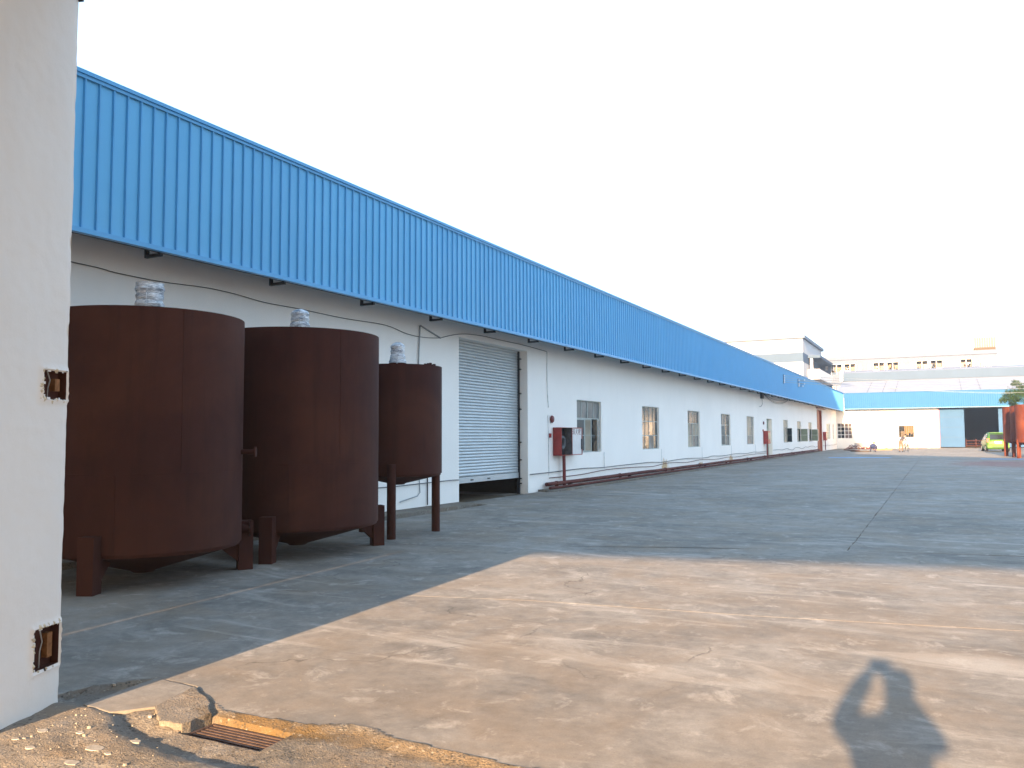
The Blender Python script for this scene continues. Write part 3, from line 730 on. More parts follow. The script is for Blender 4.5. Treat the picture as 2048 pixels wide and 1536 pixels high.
# gutter kerbs and the pipes along the wall foot
m = MB(); pts = [(XW+.003, 2.8), (-9.66, 2.8)] + jag((-9.66, 2.8), (-9.64, 16.6), .5, .02, rnd)[1:] + [(-9.70, 17.0), (-9.95, 17.35), (XW+.003, 17.45)]
m.prism(pts, -.11, lambda x, y: .075 if y < 16.5 else .03); one('gutter_kerb', m, 'rough', 'low crumbling concrete gutter kerb along the wall behind the big tanks', 'kerb')
m = MB(); pts = [(XW+.003, 22.0), (-10.1, 21.8)] + jag((-9.86, 22.2), (-9.95, 84), .6, .02, rnd) + [(XW+.003, 84)]
m.prism(pts, lambda x, y: gz(x, y)-.10, lambda x, y: gz(x, y)+.055); one('gutter_kerb', m, 'rough', 'long low concrete gutter kerb under the maroon fire pipes', 'kerb')
def run(x, z, y0, y1, amp, step=2.2, seed=1):
    r = random.Random(seed); out = []; y = y0
    while y < y1: out.append((x + r.uniform(-amp, amp)*.5, y, z + gz(x, y) + r.uniform(-amp, amp))); y += step
    out.append((x, y1, z + gz(x, y1))); return out
pp = thing('fire_pipe', 'thick maroon fire water pipe with flanged couplings along the wall foot', 'pipe', (-10.34, 22.3, 0))
m = MB(); m.tube(run(-10.36, .185, 22.3, 84.2, .008, 3), .062, 10); m.build('pipe', 'rustpipe', pp, smooth=True)
yy = 23.0
while yy < 84:
    m = MB(); z = .185 + gz(-10.36, yy); m.cyl((-10.36, yy-.05, z), (-10.36, yy+.05, z), .078, n=12); m.build('coupling', 'rustpipe', pp, smooth=True)
    m = MB(); m.box(-10.42, -10.30, yy+1.0, yy+1.1, gz(-10.3, yy)+.05, gz(-10.3, yy)+.13); m.build('support', 'dsteel', pp); yy += 5.6
pp2 = one('water_pipe', MB().tube(run(-10.12, .10, 22.0, 83.5, .006, 3, 2), .042, 8), 'rustpipe', 'thinner brown pipe lying on the gutter kerb in front of the fire pipe', 'pipe', smooth=True)

# fire hose cabinets
def cabinet(y0, opened, label):
    z0 = 1.02 + gz(-10.4, y0); x0, x1 = XW+.012, XW+.30; wd = .84
    c = thing('fire_hose_cabinet', label, 'hose cabinet', (x0, y0, z0), 'fire hose cabinets along the factory wall')
    m = MB(); t = .012
    m.box(x0, x0+t, y0, y0+wd, z0, z0+.86).box(x0+t, x1, y0, y0+t, z0, z0+.86).box(x0+t, x1, y0+wd-t, y0+wd, z0, z0+.86).box(x0+t, x1, y0+t, y0+wd-t, z0, z0+t).box(x0+t, x1, y0+t, y0+wd-t, z0+.86-t, z0+.86)
    m.build('box', 'red', c)
    MB().box(x0+t+.001, x0+t+.006, y0+t+.002, y0+wd-t-.002, z0+t+.002, z0+.86-t-.002).build('shade_sheet', 'dsteel', c)  # dark sheets added to stand in for the shade inside the box
    MB().box(x0+t+.007, x1-.02, y0+wd-t-.006, y0+wd-t-.001, z0+t+.002, z0+.86-t-.002).build('shade_sheet', 'cable', c)
    m = MB(); m.box(x0+.001, x0+.06, y0+wd*.62, y0+wd*.70, -.02 + gz(-10.4, y0), z0+.15); m.v = []; m.f = []
    m.cyl((x0+.14, y0+.52, .06 + gz(-10.4, y0)), (x0+.14, y0+.50, z0-.001), .052, n=12); m.build('riser_pipe', 'redpost', c, smooth=True)
    if opened:
        # door swung flat towards the window, white inside, lettered
        d = MB(); hx = x1; d.obox((hx-.02, y0+wd+.40, z0+.43), .008, .39, .42); dr = d.build('door', 'doorW', c)
        for q in ((z0+.013), (z0+.847)): MB().box(hx-.011, hx+.006, y0+wd+.02, y0+wd+.78, q-.012, q+.012).build('door_edge', 'red', dr)
        MB().box(hx-.011, hx+.008, y0+wd+.765, y0+wd+.79, z0+.026, z0+.834).build('door_edge', 'red', dr)
        MB().box(hx-.011, hx+.02, y0+wd+.72, y0+wd+.76, z0+.18, z0+.50).build('latch', 'dsteel', dr)
        m = MB(); m.torus((x0+.14, y0+.36, z0+.40), .17, .05, (1, 0, .0), 24, 8); m.build('hose_reel', 'cable', c, smooth=True)
        # lettering: strokes of the characters on the door
        st = MB(); xh = hx-.0105; s_ = .18
        def stroke(cy, cz, a, b, w=.016):
            p = Vector((xh, cy + a[0]*s_, cz + a[1]*s_)); q = Vector((xh, cy + b[0]*s_, cz + b[1]*s_)); dd = (q-p); 
            st.obox((p+q)/2, dd.length/2, w/2, .0015, dd, Vector((1,0,0)).cross(dd))
        zc = z0 + .64
        huo = [((.5,1),(.46,.55)), ((.46,.55),(.05,.0)), ((.47,.5),(.95,.0)), ((.2,.75),(.28,.5)), ((.85,.8),(.68,.55))]
        shuan = [((.0,.7),(.42,.7)), ((.2,1),(.2,0)), ((.2,.62),(.0,.25)), ((.22,.6),(.4,.4)), ((.68,1),(.42,.62)), ((.68,1),(1,.62)), ((.52,.58),(.86,.58)), ((.52,.32),(.86,.32)), ((.69,.58),(.69,.05)), ((.45,.04),(.98,.04))]
        xiao = [((.05,.9),(.15,.8)), ((0,.6),(.12,.5)), ((.0,.0),(.15,.3)), ((.62,1),(.62,.62)), ((.4,.95),(.48,.75)), ((.9,.95),(.78,.75)), ((.4,.62),(.4,0)), ((.4,.62),(.88,.62)), ((.88,.62),(.88,0)), ((.4,.42),(.88,.42)), ((.4,.22),(.88,.22))]
        for j, ch in enumerate((xiao, huo, shuan)):
            for a, b in ch: stroke(y0+wd+.03+j*.235, zc, a, b)
        st.build('lettering', 'redpost', dr)
    else:
        d = MB(); d.box(x1+.001, x1+.016, y0+.004, y0+wd-.004, z0+.004, z0+.856); dr = d.build('door', 'red', c)
        m = MB(); m.box(x1+.017, x1+.022, y0+.12, y0+wd-.12, z0+.30, z0+.74); m.build('glass', 'glassG', dr)
    return c
cabinet(23.05, True, 'red fire hose cabinet standing open beside the roller shutter, lettered white door')
cabinet(56.95, False, 'closed red fire hose cabinet on the wall beside the small doorway')
cabinet(88.75, False, 'closed red fire hose cabinet on the wall beside the tall red door')
def bell(y, z, lab, blab):
    b = thing('fire_bell', lab, 'fire bell', (XW, y, z))
    m = MB(); m.cyl((XW+.001, y, z), (XW+.03, y, z), .05, n=16); m.build('mount', 'steel', b, smooth=True)
    m = MB(); prof = [(.0, .085), (.05, .082), (.095, .068), (.115, .035), (.118, .031)]
    n = 24; vs = []
    for r, h in prof: vs += [(XW+h, y+r*cos(2*pi*j/n), z+r*sin(2*pi*j/n)) for j in range(n)]
    m.add(vs, [(i*n+j, i*n+(j+1) % n, (i+1)*n+(j+1) % n, (i+1)*n+j) for i in range(4) for j in range(n)]); m.build('gong', 'redpost', b, smooth=True)
    m = MB(); m.cyl((XW+.082, y, z), (XW+.095, y, z), .018, n=10); m.build('bolt', 'steel', b)
    one('call_point', MB().box(XW+.001, XW+.055, y-.22, y-.10, z-.56, z-.43), 'red', blab, 'call point')
bell(22.95, 2.14, 'round red fire alarm bell on the white wall above the open hose cabinet', 'small red alarm call point beside the open hose cabinet')
bell(57.0, 2.46, 'round red fire alarm bell above the hose cabinet near the small doorway', 'small red alarm call point by the small doorway')

# cables and conduits fixed to the wall
def cab(name, pts, r, mat, lab, cat='cable', n=6, smooth_n=4):
    P_ = [Vector(p) for p in pts]; out = []
    if smooth_n > 1 and len(P_) > 2:
        for i in range(len(P_)-1):
            a, b, c, d = P_[max(i-1, 0)], P_[i], P_[i+1], P_[min(i+2, len(P_)-1)]
            for j in range(smooth_n):
                t = j/smooth_n; out.append(.5*((2*b) + (c-a)*t + (2*a-5*b+4*c-d)*t*t + (3*b-a-3*c+d)*t**3))
        out.append(P_[-1])
    else: out = P_
    return one(name, MB().tube(out, r, n), mat, lab, cat, None, True)
XC = XW + .02
def wp(l, X=XC): return [atX(x, y, X) for x, y in l]
cab('wall_cable', [(XC, 3.2, 4.05)] + wp([(140,523),(230,545),(320,563),(410,575),(470,588),(530,605),(600,618),(690,637),(770,650),(815,668),(850,675),(880,676)]), .008, 'cable', 'thin dark cable sagging along the wall above the rusty tanks')
cab('wall_cable', wp([(881,676),(905,670),(930,668),(965,672),(1000,680),(1050,691),(1093,703)]), .009, 'cable', 'thin dark cable looped over the top of the roller shutter')
cab('conduit_pipe', wp([(836,760),(840,652),(841,651),(881,676)], XC+.01), .017, 'steel', 'bent grey conduit pipe on the wall between small tank and shutter', 'conduit', 8, 1)
cab('conduit_pipe', wp([(838,950),(840,985),(835,992),(800,1004)], XC+.01), .012, 'steel', 'bent conduit low on the wall under the small tank', 'conduit', 8, 1)
cab('conduit_pipe', wp([(855,945),(855,1010)], XC+.01), .014, 'dsteel', 'short dark upright pipe on the wall behind the small tank legs', 'conduit', 8, 1)
cab('conduit_pipe', wp([(1094,704),(1094,760),(1095,790),(1097,815)]), .011, 'conduit', 'straight pale conduit dropping from the eaves to the fire bell', 'conduit', 6, 1)
cab('conduit_pipe', wp([(1096,830),(1097,870),(1098,951)]), .010, 'conduit', 'pale conduit running down past the call point to the low cables', 'conduit', 6, 1)
cab('conduit_pipe', [(XC, 27.35, WZ0-.02), (XC, 27.35, .50)], .010, 'conduit', 'short pale conduit below the open window', 'conduit', 6, 1)
rc = random.Random(9)
def lowrun(y0, y1, z, amp, seed, step=1.6):
    r = random.Random(seed); out = []; y = y0
    while y < y1: out.append((XC+.012+r.uniform(0, .02), y, z+gz(XW, y)+r.uniform(-amp, amp))); y += step*r.uniform(.7, 1.3)
    out.append((XC+.012, y1, z+gz(XW, y1))); return out
cab('wall_cable', lowrun(5, 17.45, .56, .015, 2), .011, 'cable', 'dark cable clipped low on the wall behind the tank legs')
cab('wall_cable', lowrun(21.4, 58.2, .52, .03, 3), .013, 'cable', 'upper dark cable clipped low on the wall below the windows')
cab('wall_cable', lowrun(22.7, 58.2, .40, .05, 4, 2.6), .012, 'rustpipe', 'lower reddish cable sagging just above the maroon pipes')
cab('wall_cable', lowrun(60.4, 84.4, .50, .08, 5), .014, 'cable', 'sagging dark cable between the small doorway and the tall red door')
cab('wall_cable', lowrun(88.5, 101.0, .50, .06, 6), .014, 'cable', 'dark cable on the wall between the tall red door and the corner')
r_ = random.Random(12)
for yy in (34.1, 40.8, 47.3, 54.2):
    cab('conduit_pipe', [(XC, yy, WZ0-.02), (XC, yy, .46)], .008, 'conduit', 'thin pale conduit dropping below a closed window to the low cables', 'conduit', 5, 1)
    bpy.data.objects[-1] if False else None
for o in [o for o in COL.objects if o.get('label', '').startswith('thin pale conduit dropping')]: o['group'] = 'conduits below the windows'
eb = thing('switch_box', 'small dark switch box hanging under the eaves with looping cables', 'switch box', (XW, 56.3, 4.05))
MB().box(XW+.001, XW+.16, 56.2, 56.7, 4.08, 4.50).build('box', 'dsteel', eb)
m = MB(); m.tube([(XW+.08, 56.45, 4.08), (XW+.08, 56.5, 3.7), (XW+.05, 56.2, 3.55), (XW+.03, 55.6, 3.5)], .014, 6); m.build('lead', 'cable', eb)
for q, dz in enumerate((.25, .42, .5)):
    m = MB(); m.tube([(XW+.1, 56.8 + t*10.5, 4.42 - dz*4*t*(1-t)) for t in (j/10 for j in range(11))], .010, 5); m.build('loop', 'cable', eb)

# ------------------------------------------------------------------ rusty tanks
def tank(name, c, R, zb, zt, cone, legs, legtype, label, mat='rust', motor=None, group=None, noz=(), seams=True):
    cx, cy = c; g0 = gz(cx, cy)
    t = thing(name, label, 'tank', (cx, cy, g0), group)
    wob = 56
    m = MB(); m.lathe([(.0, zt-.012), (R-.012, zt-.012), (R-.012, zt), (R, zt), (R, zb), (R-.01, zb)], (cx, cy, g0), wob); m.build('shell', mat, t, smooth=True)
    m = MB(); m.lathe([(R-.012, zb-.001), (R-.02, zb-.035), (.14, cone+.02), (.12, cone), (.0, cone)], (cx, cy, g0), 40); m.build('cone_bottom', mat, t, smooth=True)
    if seams:
        for z in (zb + (zt-zb)*.32, ):
            m = MB(); m.lathe([(R+.0005, z-.008), (R+.0025, z), (R+.0005, z+.008)], (cx, cy, g0), wob); m.build('weld_seam', mat, t, smooth=True)
        for a, z0, z1 in ((-.95, zb+.01, zb+(zt-zb)*.32-.01), (-.35, zb+(zt-zb)*.32+.01, zt-.01)):
            m = MB(); p = (cx+(R+.001)*cos(a), cy+(R+.001)*sin(a)); m.tube([(p[0], p[1], g0+z0), (p[0], p[1], g0+z1)], .0035, 6); m.build('weld_seam', mat, t)
    for a in legs:
        a = radians(a); d = Vector((cos(a), sin(a), 0)); n = Vector((-d.y, d.x, 0))
        if legtype == 'box':
            p = Vector((cx, cy, 0)) + d*(R+.055)
            m = MB(); m.obox((p.x, p.y, g0+.295), .085, .085, .298, d, n)
            lg = m.build('leg', mat, t)
            q = Vector((cx, cy, g0)) + d*(R-.16); m = MB()
            m.ex([q + d*.13 + n*-.06 + Vector((0,0,.10)), q + d*.13 + n*-.06 + Vector((0,0,zb-.01)), q + d*-.14 + n*-.06 + Vector((0,0,zb-.06))], n*.12); m.build('gusset', mat, lg)
        else:
            p = Vector((cx, cy, 0)) + d*(R-.02); m = MB(); m.cyl((p.x, p.y, g0-.005), (p.x, p.y, g0+zb+.16), .072, n=20); lg = m.build('leg', mat, t, smooth=True)
            m = MB(); m.cyl((p.x, p.y, g0+zb+.161), (p.x, p.y, g0+zb+.168), .078, n=20); m.build('leg_cap', mat, lg)
    for a, z, ln, r in noz:
        a = radians(a); d = Vector((cos(a), sin(a), 0)); p = Vector((cx, cy, g0+z)) + d*(R-.01); q = p + d*ln
        m = MB(); m.cyl(p, q, r, n=14); nz = m.build('nozzle', mat, t, smooth=True)
        m = MB(); m.cyl(q + d*.001, q + d*.022, r*2.1, n=18); m.build('flange', mat, nz, smooth=True)
    if motor:
        r, h, off, dome = motor; mx, my = cx + off[0], cy + off[1]
        rr = random.Random(int(cx*100)); n = 22; prof = []
        m = MB(); m.cyl((mx, my, g0+zt-.01), (mx, my, g0+zt+.07), r*1.18, n=20); mo = m.build('motor', mat, t, smooth=True)
        vs = []; N = 15
        for i in range(N):
            f = i/(N-1); base = r*(1.16 - .22*min(1, f*2.2)) if dome else r*(1.0 + .04*sin(9*f))
            if f > .9 and dome: base *= (1-(f-.9)*7)
            if not dome and i == N-1: base *= .96
            fin = .05*r*sin(f*26)
            vs += [(mx + (base+fin+rr.uniform(-.05, .05)*r)*cos(2*pi*j/n), my + (base+fin+rr.uniform(-.05, .05)*r)*sin(2*pi*j/n), g0+zt+.071+f*(h-.07)) for j in range(n)]
        m = MB(); m.add(vs, [(i*n+j, i*n+(j+1) % n, (i+1)*n+(j+1) % n, (i+1)*n+j) for i in range(N-1) for j in range(n)] + [tuple(range((N-1)*n, N*n))]); m.build('plastic_wrapping', 'wrap', mo, smooth=True)
        m = MB(); m.tube([(mx+r*.7, my-r*.8, g0+zt+h*.9), (mx+r*.75, my-r*.95, g0+zt+h*.4), (mx+r*.6, my-r*1.1, g0+zt+.02)], .006, 5); m.build('loose_film', 'wrap', mo)
    return t
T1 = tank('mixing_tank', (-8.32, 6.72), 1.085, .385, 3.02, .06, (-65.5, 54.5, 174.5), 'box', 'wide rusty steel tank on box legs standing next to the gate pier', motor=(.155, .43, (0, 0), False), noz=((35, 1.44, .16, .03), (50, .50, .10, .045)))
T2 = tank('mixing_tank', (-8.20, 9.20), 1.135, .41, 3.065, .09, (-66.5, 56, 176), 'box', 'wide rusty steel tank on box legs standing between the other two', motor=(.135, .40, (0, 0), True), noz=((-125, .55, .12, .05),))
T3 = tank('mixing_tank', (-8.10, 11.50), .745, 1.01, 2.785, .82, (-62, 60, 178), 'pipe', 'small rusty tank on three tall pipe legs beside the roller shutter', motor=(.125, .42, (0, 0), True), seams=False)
m = MB()
for i in range(7): m.add([], []); a_ = radians(-8 + i*7); m.cyl((-8.1+.62*cos(a_), 11.5+.62*sin(a_), 2.772), (-8.1+.62*cos(a_), 11.5+.62*sin(a_), 2.815+.012*(i % 3)), .03, .022, n=8)
stuff(m.build('bolt_heads', 'rust', T3))
for (c, lab) in (((4.82, 66.4), 'sunlit rusty tank on pipe legs, farthest of the row by the tree'), ((5.10, 63.9), 'sunlit rusty tank on pipe legs, middle of the row by the tree'), ((5.20, 61.3), 'sunlit rusty tank on pipe legs, first of the row ahead of the green car')):
    tank('storage_tank', c, .95, 1.02, 3.36, .75, (-100, 140, 20, 200), 'pipe', lab, 'rustlit', None, 'rusty tanks in a row', (), False)

# ------------------------------------------------------------------ far workshop across the end of the yard
YW, YF = 101.5, 100.62
GW = .22
fwk = thing('workshop_building', 'sunlit white workshop across the yard end with light blue fascia and sliding doors', 'workshop', (5, YW, 0))
fx = lambda a, z, d: (a, YW+d, z)
fops = [(-10.44, -8.86, 1.25, 3.0), (-4.1, -2.5, 1.33, 3.14), (-.02, 8.6, .1, 4.5)]
wall(fx, -10.49, 30, -.1, 5.9, fops, .3).build('wall', 'white', fwk)
m = MB(); m.box(-10.49, 30, 126, 126.2, 0, 6).box(-10.49, -10.3, YW+.31, 126, 0, 6).box(29.8, 30, YW+.31, 126, 0, 6); m.build('rear_wall', 'inside', fwk)
m = MB(); m.ex([(-10.6, YF+.06, 6.28), (-10.6, 110.5, 8.15), (-10.6, 126.3, 6.0), (-10.6, 126.3, 5.9), (-10.6, 110.5, 8.05), (-10.6, YF+.06, 6.18)], (41, 0, 0)); rf = m.build('roof', 'roofgrey', fwk)
for x in (-7.2, -5.6, -4.3, 2.2, 4.0, 9.0, 11.5):
    m = MB(); m.add([(x+dx_, y, z+dz) for dz in (.004, .03) for dx_, y, z in ((0, YF+.3, 6.336), (.045, YF+.3, 6.336), (.045, 110.3, 8.112), (0, 110.3, 8.112))], [(0,1,2,3),(7,6,5,4),(0,1,5,4),(1,2,6,5),(2,3,7,6),(3,0,4,7)]); m.build('roof_seam', 'cable', rf)
MT['skyblue'] = vary('light_blue_sheet', (.020, .115, .26), .05, 1.2, .6, .2)
F0, F1 = 4.60, 6.34
MB().box(XF+.06, 30, YF, YF+.02, F0, F1).build('fascia_sheet', 'skyblue', fwk)
MB().box(XF+.06, 30, YF-.05, YF+.05, F0-.05, F0-.001).build('drip_trim', 'bluetrim', fwk)
MB().box(XF+.06, 30, YF-.05, YF+.08, F1+.001, F1+.04).build('ridge_cap', 'skyblue', fwk)
x = XF + .2
while x < 29.9:
    m = MB(); m.add([(x+a, YF-b, z) for z in (F0+.003, F1-.003) for a, b in ((-.03, .0), (-.012, .03), (.012, .03), (.03, .0))], [(0,1,5,4),(1,2,6,5),(2,3,7,6),(3,2,1,0),(4,5,6,7)])
    m.build('rib', 'skyblue', fwk); x += .21
    if x > 12: break
m = MB()
while x < 29.9: m.add([(x+a, YF-b, z) for z in (F0+.003, F1-.003) for a, b in ((-.03, .0), (-.012, .03), (.012, .03), (.03, .0))], [(0,1,5,4),(1,2,6,5),(2,3,7,6),(3,2,1,0),(4,5,6,7)]); x += .21
stuff(m.build('rib_row', 'skyblue', fwk))
x = -8
while x < 28: MB().box(x-.03, x+.03, YF+.03, YW-.001, F0-.07, F0-.01).build('bracket', 'dsteel', fwk); x += 2.4
MT['glassP'] = glass('plum_glass', (.12, .085, .085), .25, .35)
steel_window(fwk, fx, -10.44, -8.86, 1.25, 3.0, 4, (.25, .5, .75), lambda i, r: ('glassD', 'glassP', 'glassP', 'glassP')[i], {(1, 0), (1, 1), (1, 2)}, 'frameW', bar=.03)
w2 = steel_window(fwk, fx, -4.1, -2.5, 1.33, 3.14, 4, (.74,), lambda i, r: 'glassRefl' if r else 'glassD', {(i, 0) for i in range(4)}, 'frameW', bar=.022)
MT['curtain'] = vary('ochre_curtain', (.17, .105, .048), .3, 3, .9, .1, stretch=(4, 4, .3))
m = MB(); n = 16
top = [(-3.55 + 1.0*i/n, YW+.22+.03*sin(i*2.4), 2.66) for i in range(n+1)]; bot = [(-3.45 + .9*i/n, YW+.22+.03*sin(i*2.4), 1.62 + .14*sin(i*.9) + .25*(i/n)) for i in range(n+1)]
m.add(top + bot, [(i, i+1, n+1+i+1, n+1+i) for i in range(n)]); m.build('curtain', 'curtain', w2)
m = MB()
for i in range(9): m.tube([(-4.0 + i*.18, YW+.16, 1.36), (-4.0 + i*.18, YW+.16, 2.64)], .012, 5)
m.build('grille', 'steel', w2)
MB().box(-3.9, -3.45, YW+.6, YW+.9, 1.3, 2.05).build('carton', 'bark', fwk)
# sliding doors: one leaf closed, dark opening, next leaf
def leaf(x0, x1, y):
    m = MB(); m.box(x0, x1, y, y+.05, .30, 4.48); d = m.build('sliding_door', 'paleblue', fwk)
    for z in (1.36, 2.44, 3.52): MB().box(x0+.02, x1-.02, y-.012, y-.001, z-.02, z+.02).build('panel_seam', 'greyblue', d)
    for q in (x0, x1-.05): MB().box(q, q+.05, y-.014, y-.001, .30, 4.48).build('door_stile', 'paleblue', d)
    return d
leaf(.02, 2.36, YW-.08); leaf(5.55, 8.55, YW-.08)
MT['jamb'] = vary('fringe_jamb', (.55, .20, .24), .1, 3, .6, .3)  # pink lens fringing put into the jamb colour
MB().box(-.11, .0, YW-.05, YW-.002, .25, 4.5).build('door_jamb', 'jamb', fwk)
MB().box(-.3, 12, YF+.35, YF+.45, 4.52, 4.58).build('door_track', 'dsteel', fwk)
# red machine just inside the doorway
mc = thing('steel_frame', 'red painted low steel frame inside the dark workshop doorway', 'steel frame', (3.6, 105.0, .26))
for z in (.42, .95): MB().box(2.5, 4.7, 104.6, 104.72, z-.05, z+.05).build('rail', 'rust', mc)
for x in (2.55, 3.5, 4.65): MB().box(x-.06, x+.06, 104.72, 104.84, .24, 1.15).build('post', 'rust', mc)
m = MB(); m.box(2.5, 4.7, 104.86, 106.2, .6, .68); m.build('deck', 'rust', mc)
cr = MB().box(4.0, 4.5, 101.95, 102.35, .26, .62); one('crate', cr, 'ochre', 'small tan crate on the floor in front of the red steel frame', 'crate')

# ------------------------------------------------------------------ buildings behind
# white block with flat projecting roof and grey-blue band
MT['blockwall'] = whitewash('block_render', (.50, .50, .51), False)
MT['slabgrey'] = vary('pale_slab', (.13, .17, .23), .06, 1, .8, .2)
wb = thing('apartment_block', 'white block with flat projecting roof and a grey blue band behind the factory', 'building', (-30, 135, 0))
wf = lambda a, z, d: (a, 128+d, z)
m = MB(); m.box(-46, -17.6, 128, 150, 0, 12.5).box(-46, -17.6, 128, 150, 13.9, 16.0); m.build('wall', 'blockwall', wb)
MB().box(-46.01, -17.58, 127.98, 150.02, 12.5, 13.9).build('band', 'greyblue', wb)
MB().box(-46.4, -17.25, 127.65, 150.4, 16.0, 16.45).build('roof_slab', 'slabgrey', wb)
m = MB(); m.box(-17.57, -15.9, 133.0, 150, 10.2, 10.4).box(-16.05, -15.9, 133, 150, 10.4, 11.7).box(-17.57, -16.06, 133.0, 133.15, 10.4, 11.7); m.build('balcony', 'white', wb)
MB().box(-17.57, -15.8, 133.0, 150, 13.45, 13.85).build('canopy', 'greyblue', wb)
MB().box(-17.3, -16.9, 133.2, 133.6, 10.41, 13.54).build('column', 'blockwall', wb)
MB().box(-17.56, -17.5, 135, 136.2, 10.42, 12.6).build('door', 'dsteel', wb)
one('mast', MB().cyl((-28.0, 131, 16.5), (-28.0, 131, 20.2), .05, .03, 8), 'frameW', 'thin white mast on the flat projecting roof', 'mast')
# dormitory
dm = thing('dormitory_building', 'long cream dormitory with a row of open balconies below its roof line', 'building', (-5, 150, 0))
df = lambda a, z, d: (a, 150+d, z)
wx = lambda x, y: atY(x, y, 150)
big = [(1662, 1684), (1688.5, 1711), (1746, 1769), (1773.5, 1797.5), (1832, 1856), (1861, 1885.5), (1921, 1945)]
small = [(1651, 1656), (1718, 1723), (1735, 1740), (1804, 1809), (1821, 1826), (1893, 1898), (1910, 1915)]
dops = [(wx(a, 735).x, wx(b, 735).x, 11.95, 13.75) for a, b in big] + [(wx(a, 735).x, wx(b, 735).x, 12.7, 13.4) for a, b in small]
dops += [(wx(1958, 727).x, wx(1969.5, 727).x, 12.15, 13.25), (wx(1973, 727).x, wx(1983, 727).x, 12.15, 13.25)]
dops += [(wx(1663, 775).x, wx(1671, 775).x, 8.9, 10.0), (wx(1675, 775).x, wx(1681, 775).x, 8.9, 10.0)]
wall(df, -24, 8.4, 0, 15.0, dops, .3).build('wall', 'cream', dm)
m = MB(); m.box(-24, 8.4, 151.6, 151.8, 0, 14.9).box(-24, 8.4, 150.31, 151.59, 11.6, 11.75).box(-24, 8.4, 150.31, 160, 14.3, 14.5).box(8.2, 8.4, 150.31, 160, 0, 14.9); m.build('balcony_back', 'glassP', dm)
MB().box(-24, 8.55, 149.85, 149.998, 14.35, 14.62).build('cornice', 'cream', dm)
rd = random.Random(21)
for i, (a0, a1, z0, z1) in enumerate(dops):
    m = MB(); am = (a0+a1)/2; t = .05
    m.box(a0, a1, 150.10, 150.16, z1-t*2, z1).box(am-t, am+t, 150.10, 150.16, z0, z1-2*t).box(a0, a0+t*1.2, 150.10, 150.16, z0, z1-2*t).box(a1-t*1.2, a1, 150.10, 150.16, z0, z1-2*t)
    w = m.build('window', 'frameW', dm)
    if i < 7:
        for j in range(rd.randint(3, 6)):
            xx = rd.uniform(a0+.15, a1-.35); c_ = rd.choice(['frameW', 'greyblue', 'red', 'ochre', 'dsteel', 'cream'])
            hh = rd.uniform(.4, .8); m = MB(); m.box(xx, xx+rd.uniform(.18, .35), 150.6, 150.66, z0+.9-hh*.6+rd.uniform(0, .5), z0+1.0+rd.uniform(0, .4)); m.build('laundry', c_, w)
        for j in range(2): MB().box(a0+.06 if j else am+.06, am-.06 if j else a1-.06, 150.30, 150.34, z0, z0+rd.uniform(.35, .6)).build('parapet_panel', rd.choice(['frameW', 'greyblue', 'cream']), w)
    else:
        m = MB(); m.box(a0+.05, am-.03, 150.12, 150.13, z0+.02, z1-.1).box(am+.03, a1-.05, 150.12, 150.13, z0+.02, z1-.1); m.build('pane', 'glassP', w)
MT['tinpanel'] = vary('weathered_panel', (.15, .145, .13), .25, 1.5, .7, .2, stretch=(3, 3, .5))
wt = thing('rooftop_enclosure', 'panelled water tank enclosure standing on the dormitory roof end', 'roof enclosure', (6, 152, 15.0))
x0, x1 = wx(1931, 690).x, wx(1992, 690).x
MB().box(x0+1.2, x1, 150.5, 154, 15.0, 15.45).build('brick_base', 'bark', wt)
k_ = 9
for i in range(k_):
    a = x0+1.2+(x1-x0-1.2)*i/k_; MB().box(a+.02, a+(x1-x0-1.2)/k_-.02, 150.52, 150.58, 15.451, 17.05).build('panel', 'tinpanel', wt)
m = MB(); m.box(x0+1.2, x1, 150.585, 150.65, 15.9, 15.98).box(x0+1.2, x1, 150.585, 150.65, 16.7, 16.78); m.build('rail', 'steel', wt)
m = MB(); m.cyl((x0+.5, 151.5, 15.0), (x0+.5, 151.5, 16.75), .65, n=20); one('water_tank', m, 'frameW', 'white cylindrical water tank beside the panelled enclosure on the dormitory roof', 'water tank', smooth=True)
# hall with a rounded eave
ha = thing('hall_building', 'cream hall with rounded metal eave behind the workshop roof', 'building', (0, 125, 0))
MB().box(-12.0, 40, 125, 140, 0, 9.2).build('wall', 'cream', ha)
MB().box(-12.1, 40, 124.9, 124.98, 9.2, 10.35).build('band', 'greyblue', ha)
m = MB(); arc = [(124.9, 10.351)] + [(124.9 + 3.2*(1-cos(t)), 10.35 + .42*sin(t)) for t in (pi/2*j/8 for j in range(1, 9))]
vs = [(x_, a, b) for x_ in (-12.1, 40) for a, b in arc]; n = len(arc)
m.add(vs, [(j, j+1, n+j+1, n+j) for j in range(n-1)]); m.build('curved_roof', 'cream', ha, smooth=True)
m = MB(); m.tube([(-12.1, 124.85, 9.2), (-12.1, 124.85, 10.0)] + [(-12.1, 124.9 + 3.2*(1-cos(t)), 10.3 + .55*sin(t)) for t in (pi/2*j/8 for j in range(9))], .22, 8); m.build('eave_trim', 'frameW', ha, smooth=True)
MB().box(-12.0, 40, 128.1, 140, 9.3, 10.76).build('upper_roof', 'cream', ha)

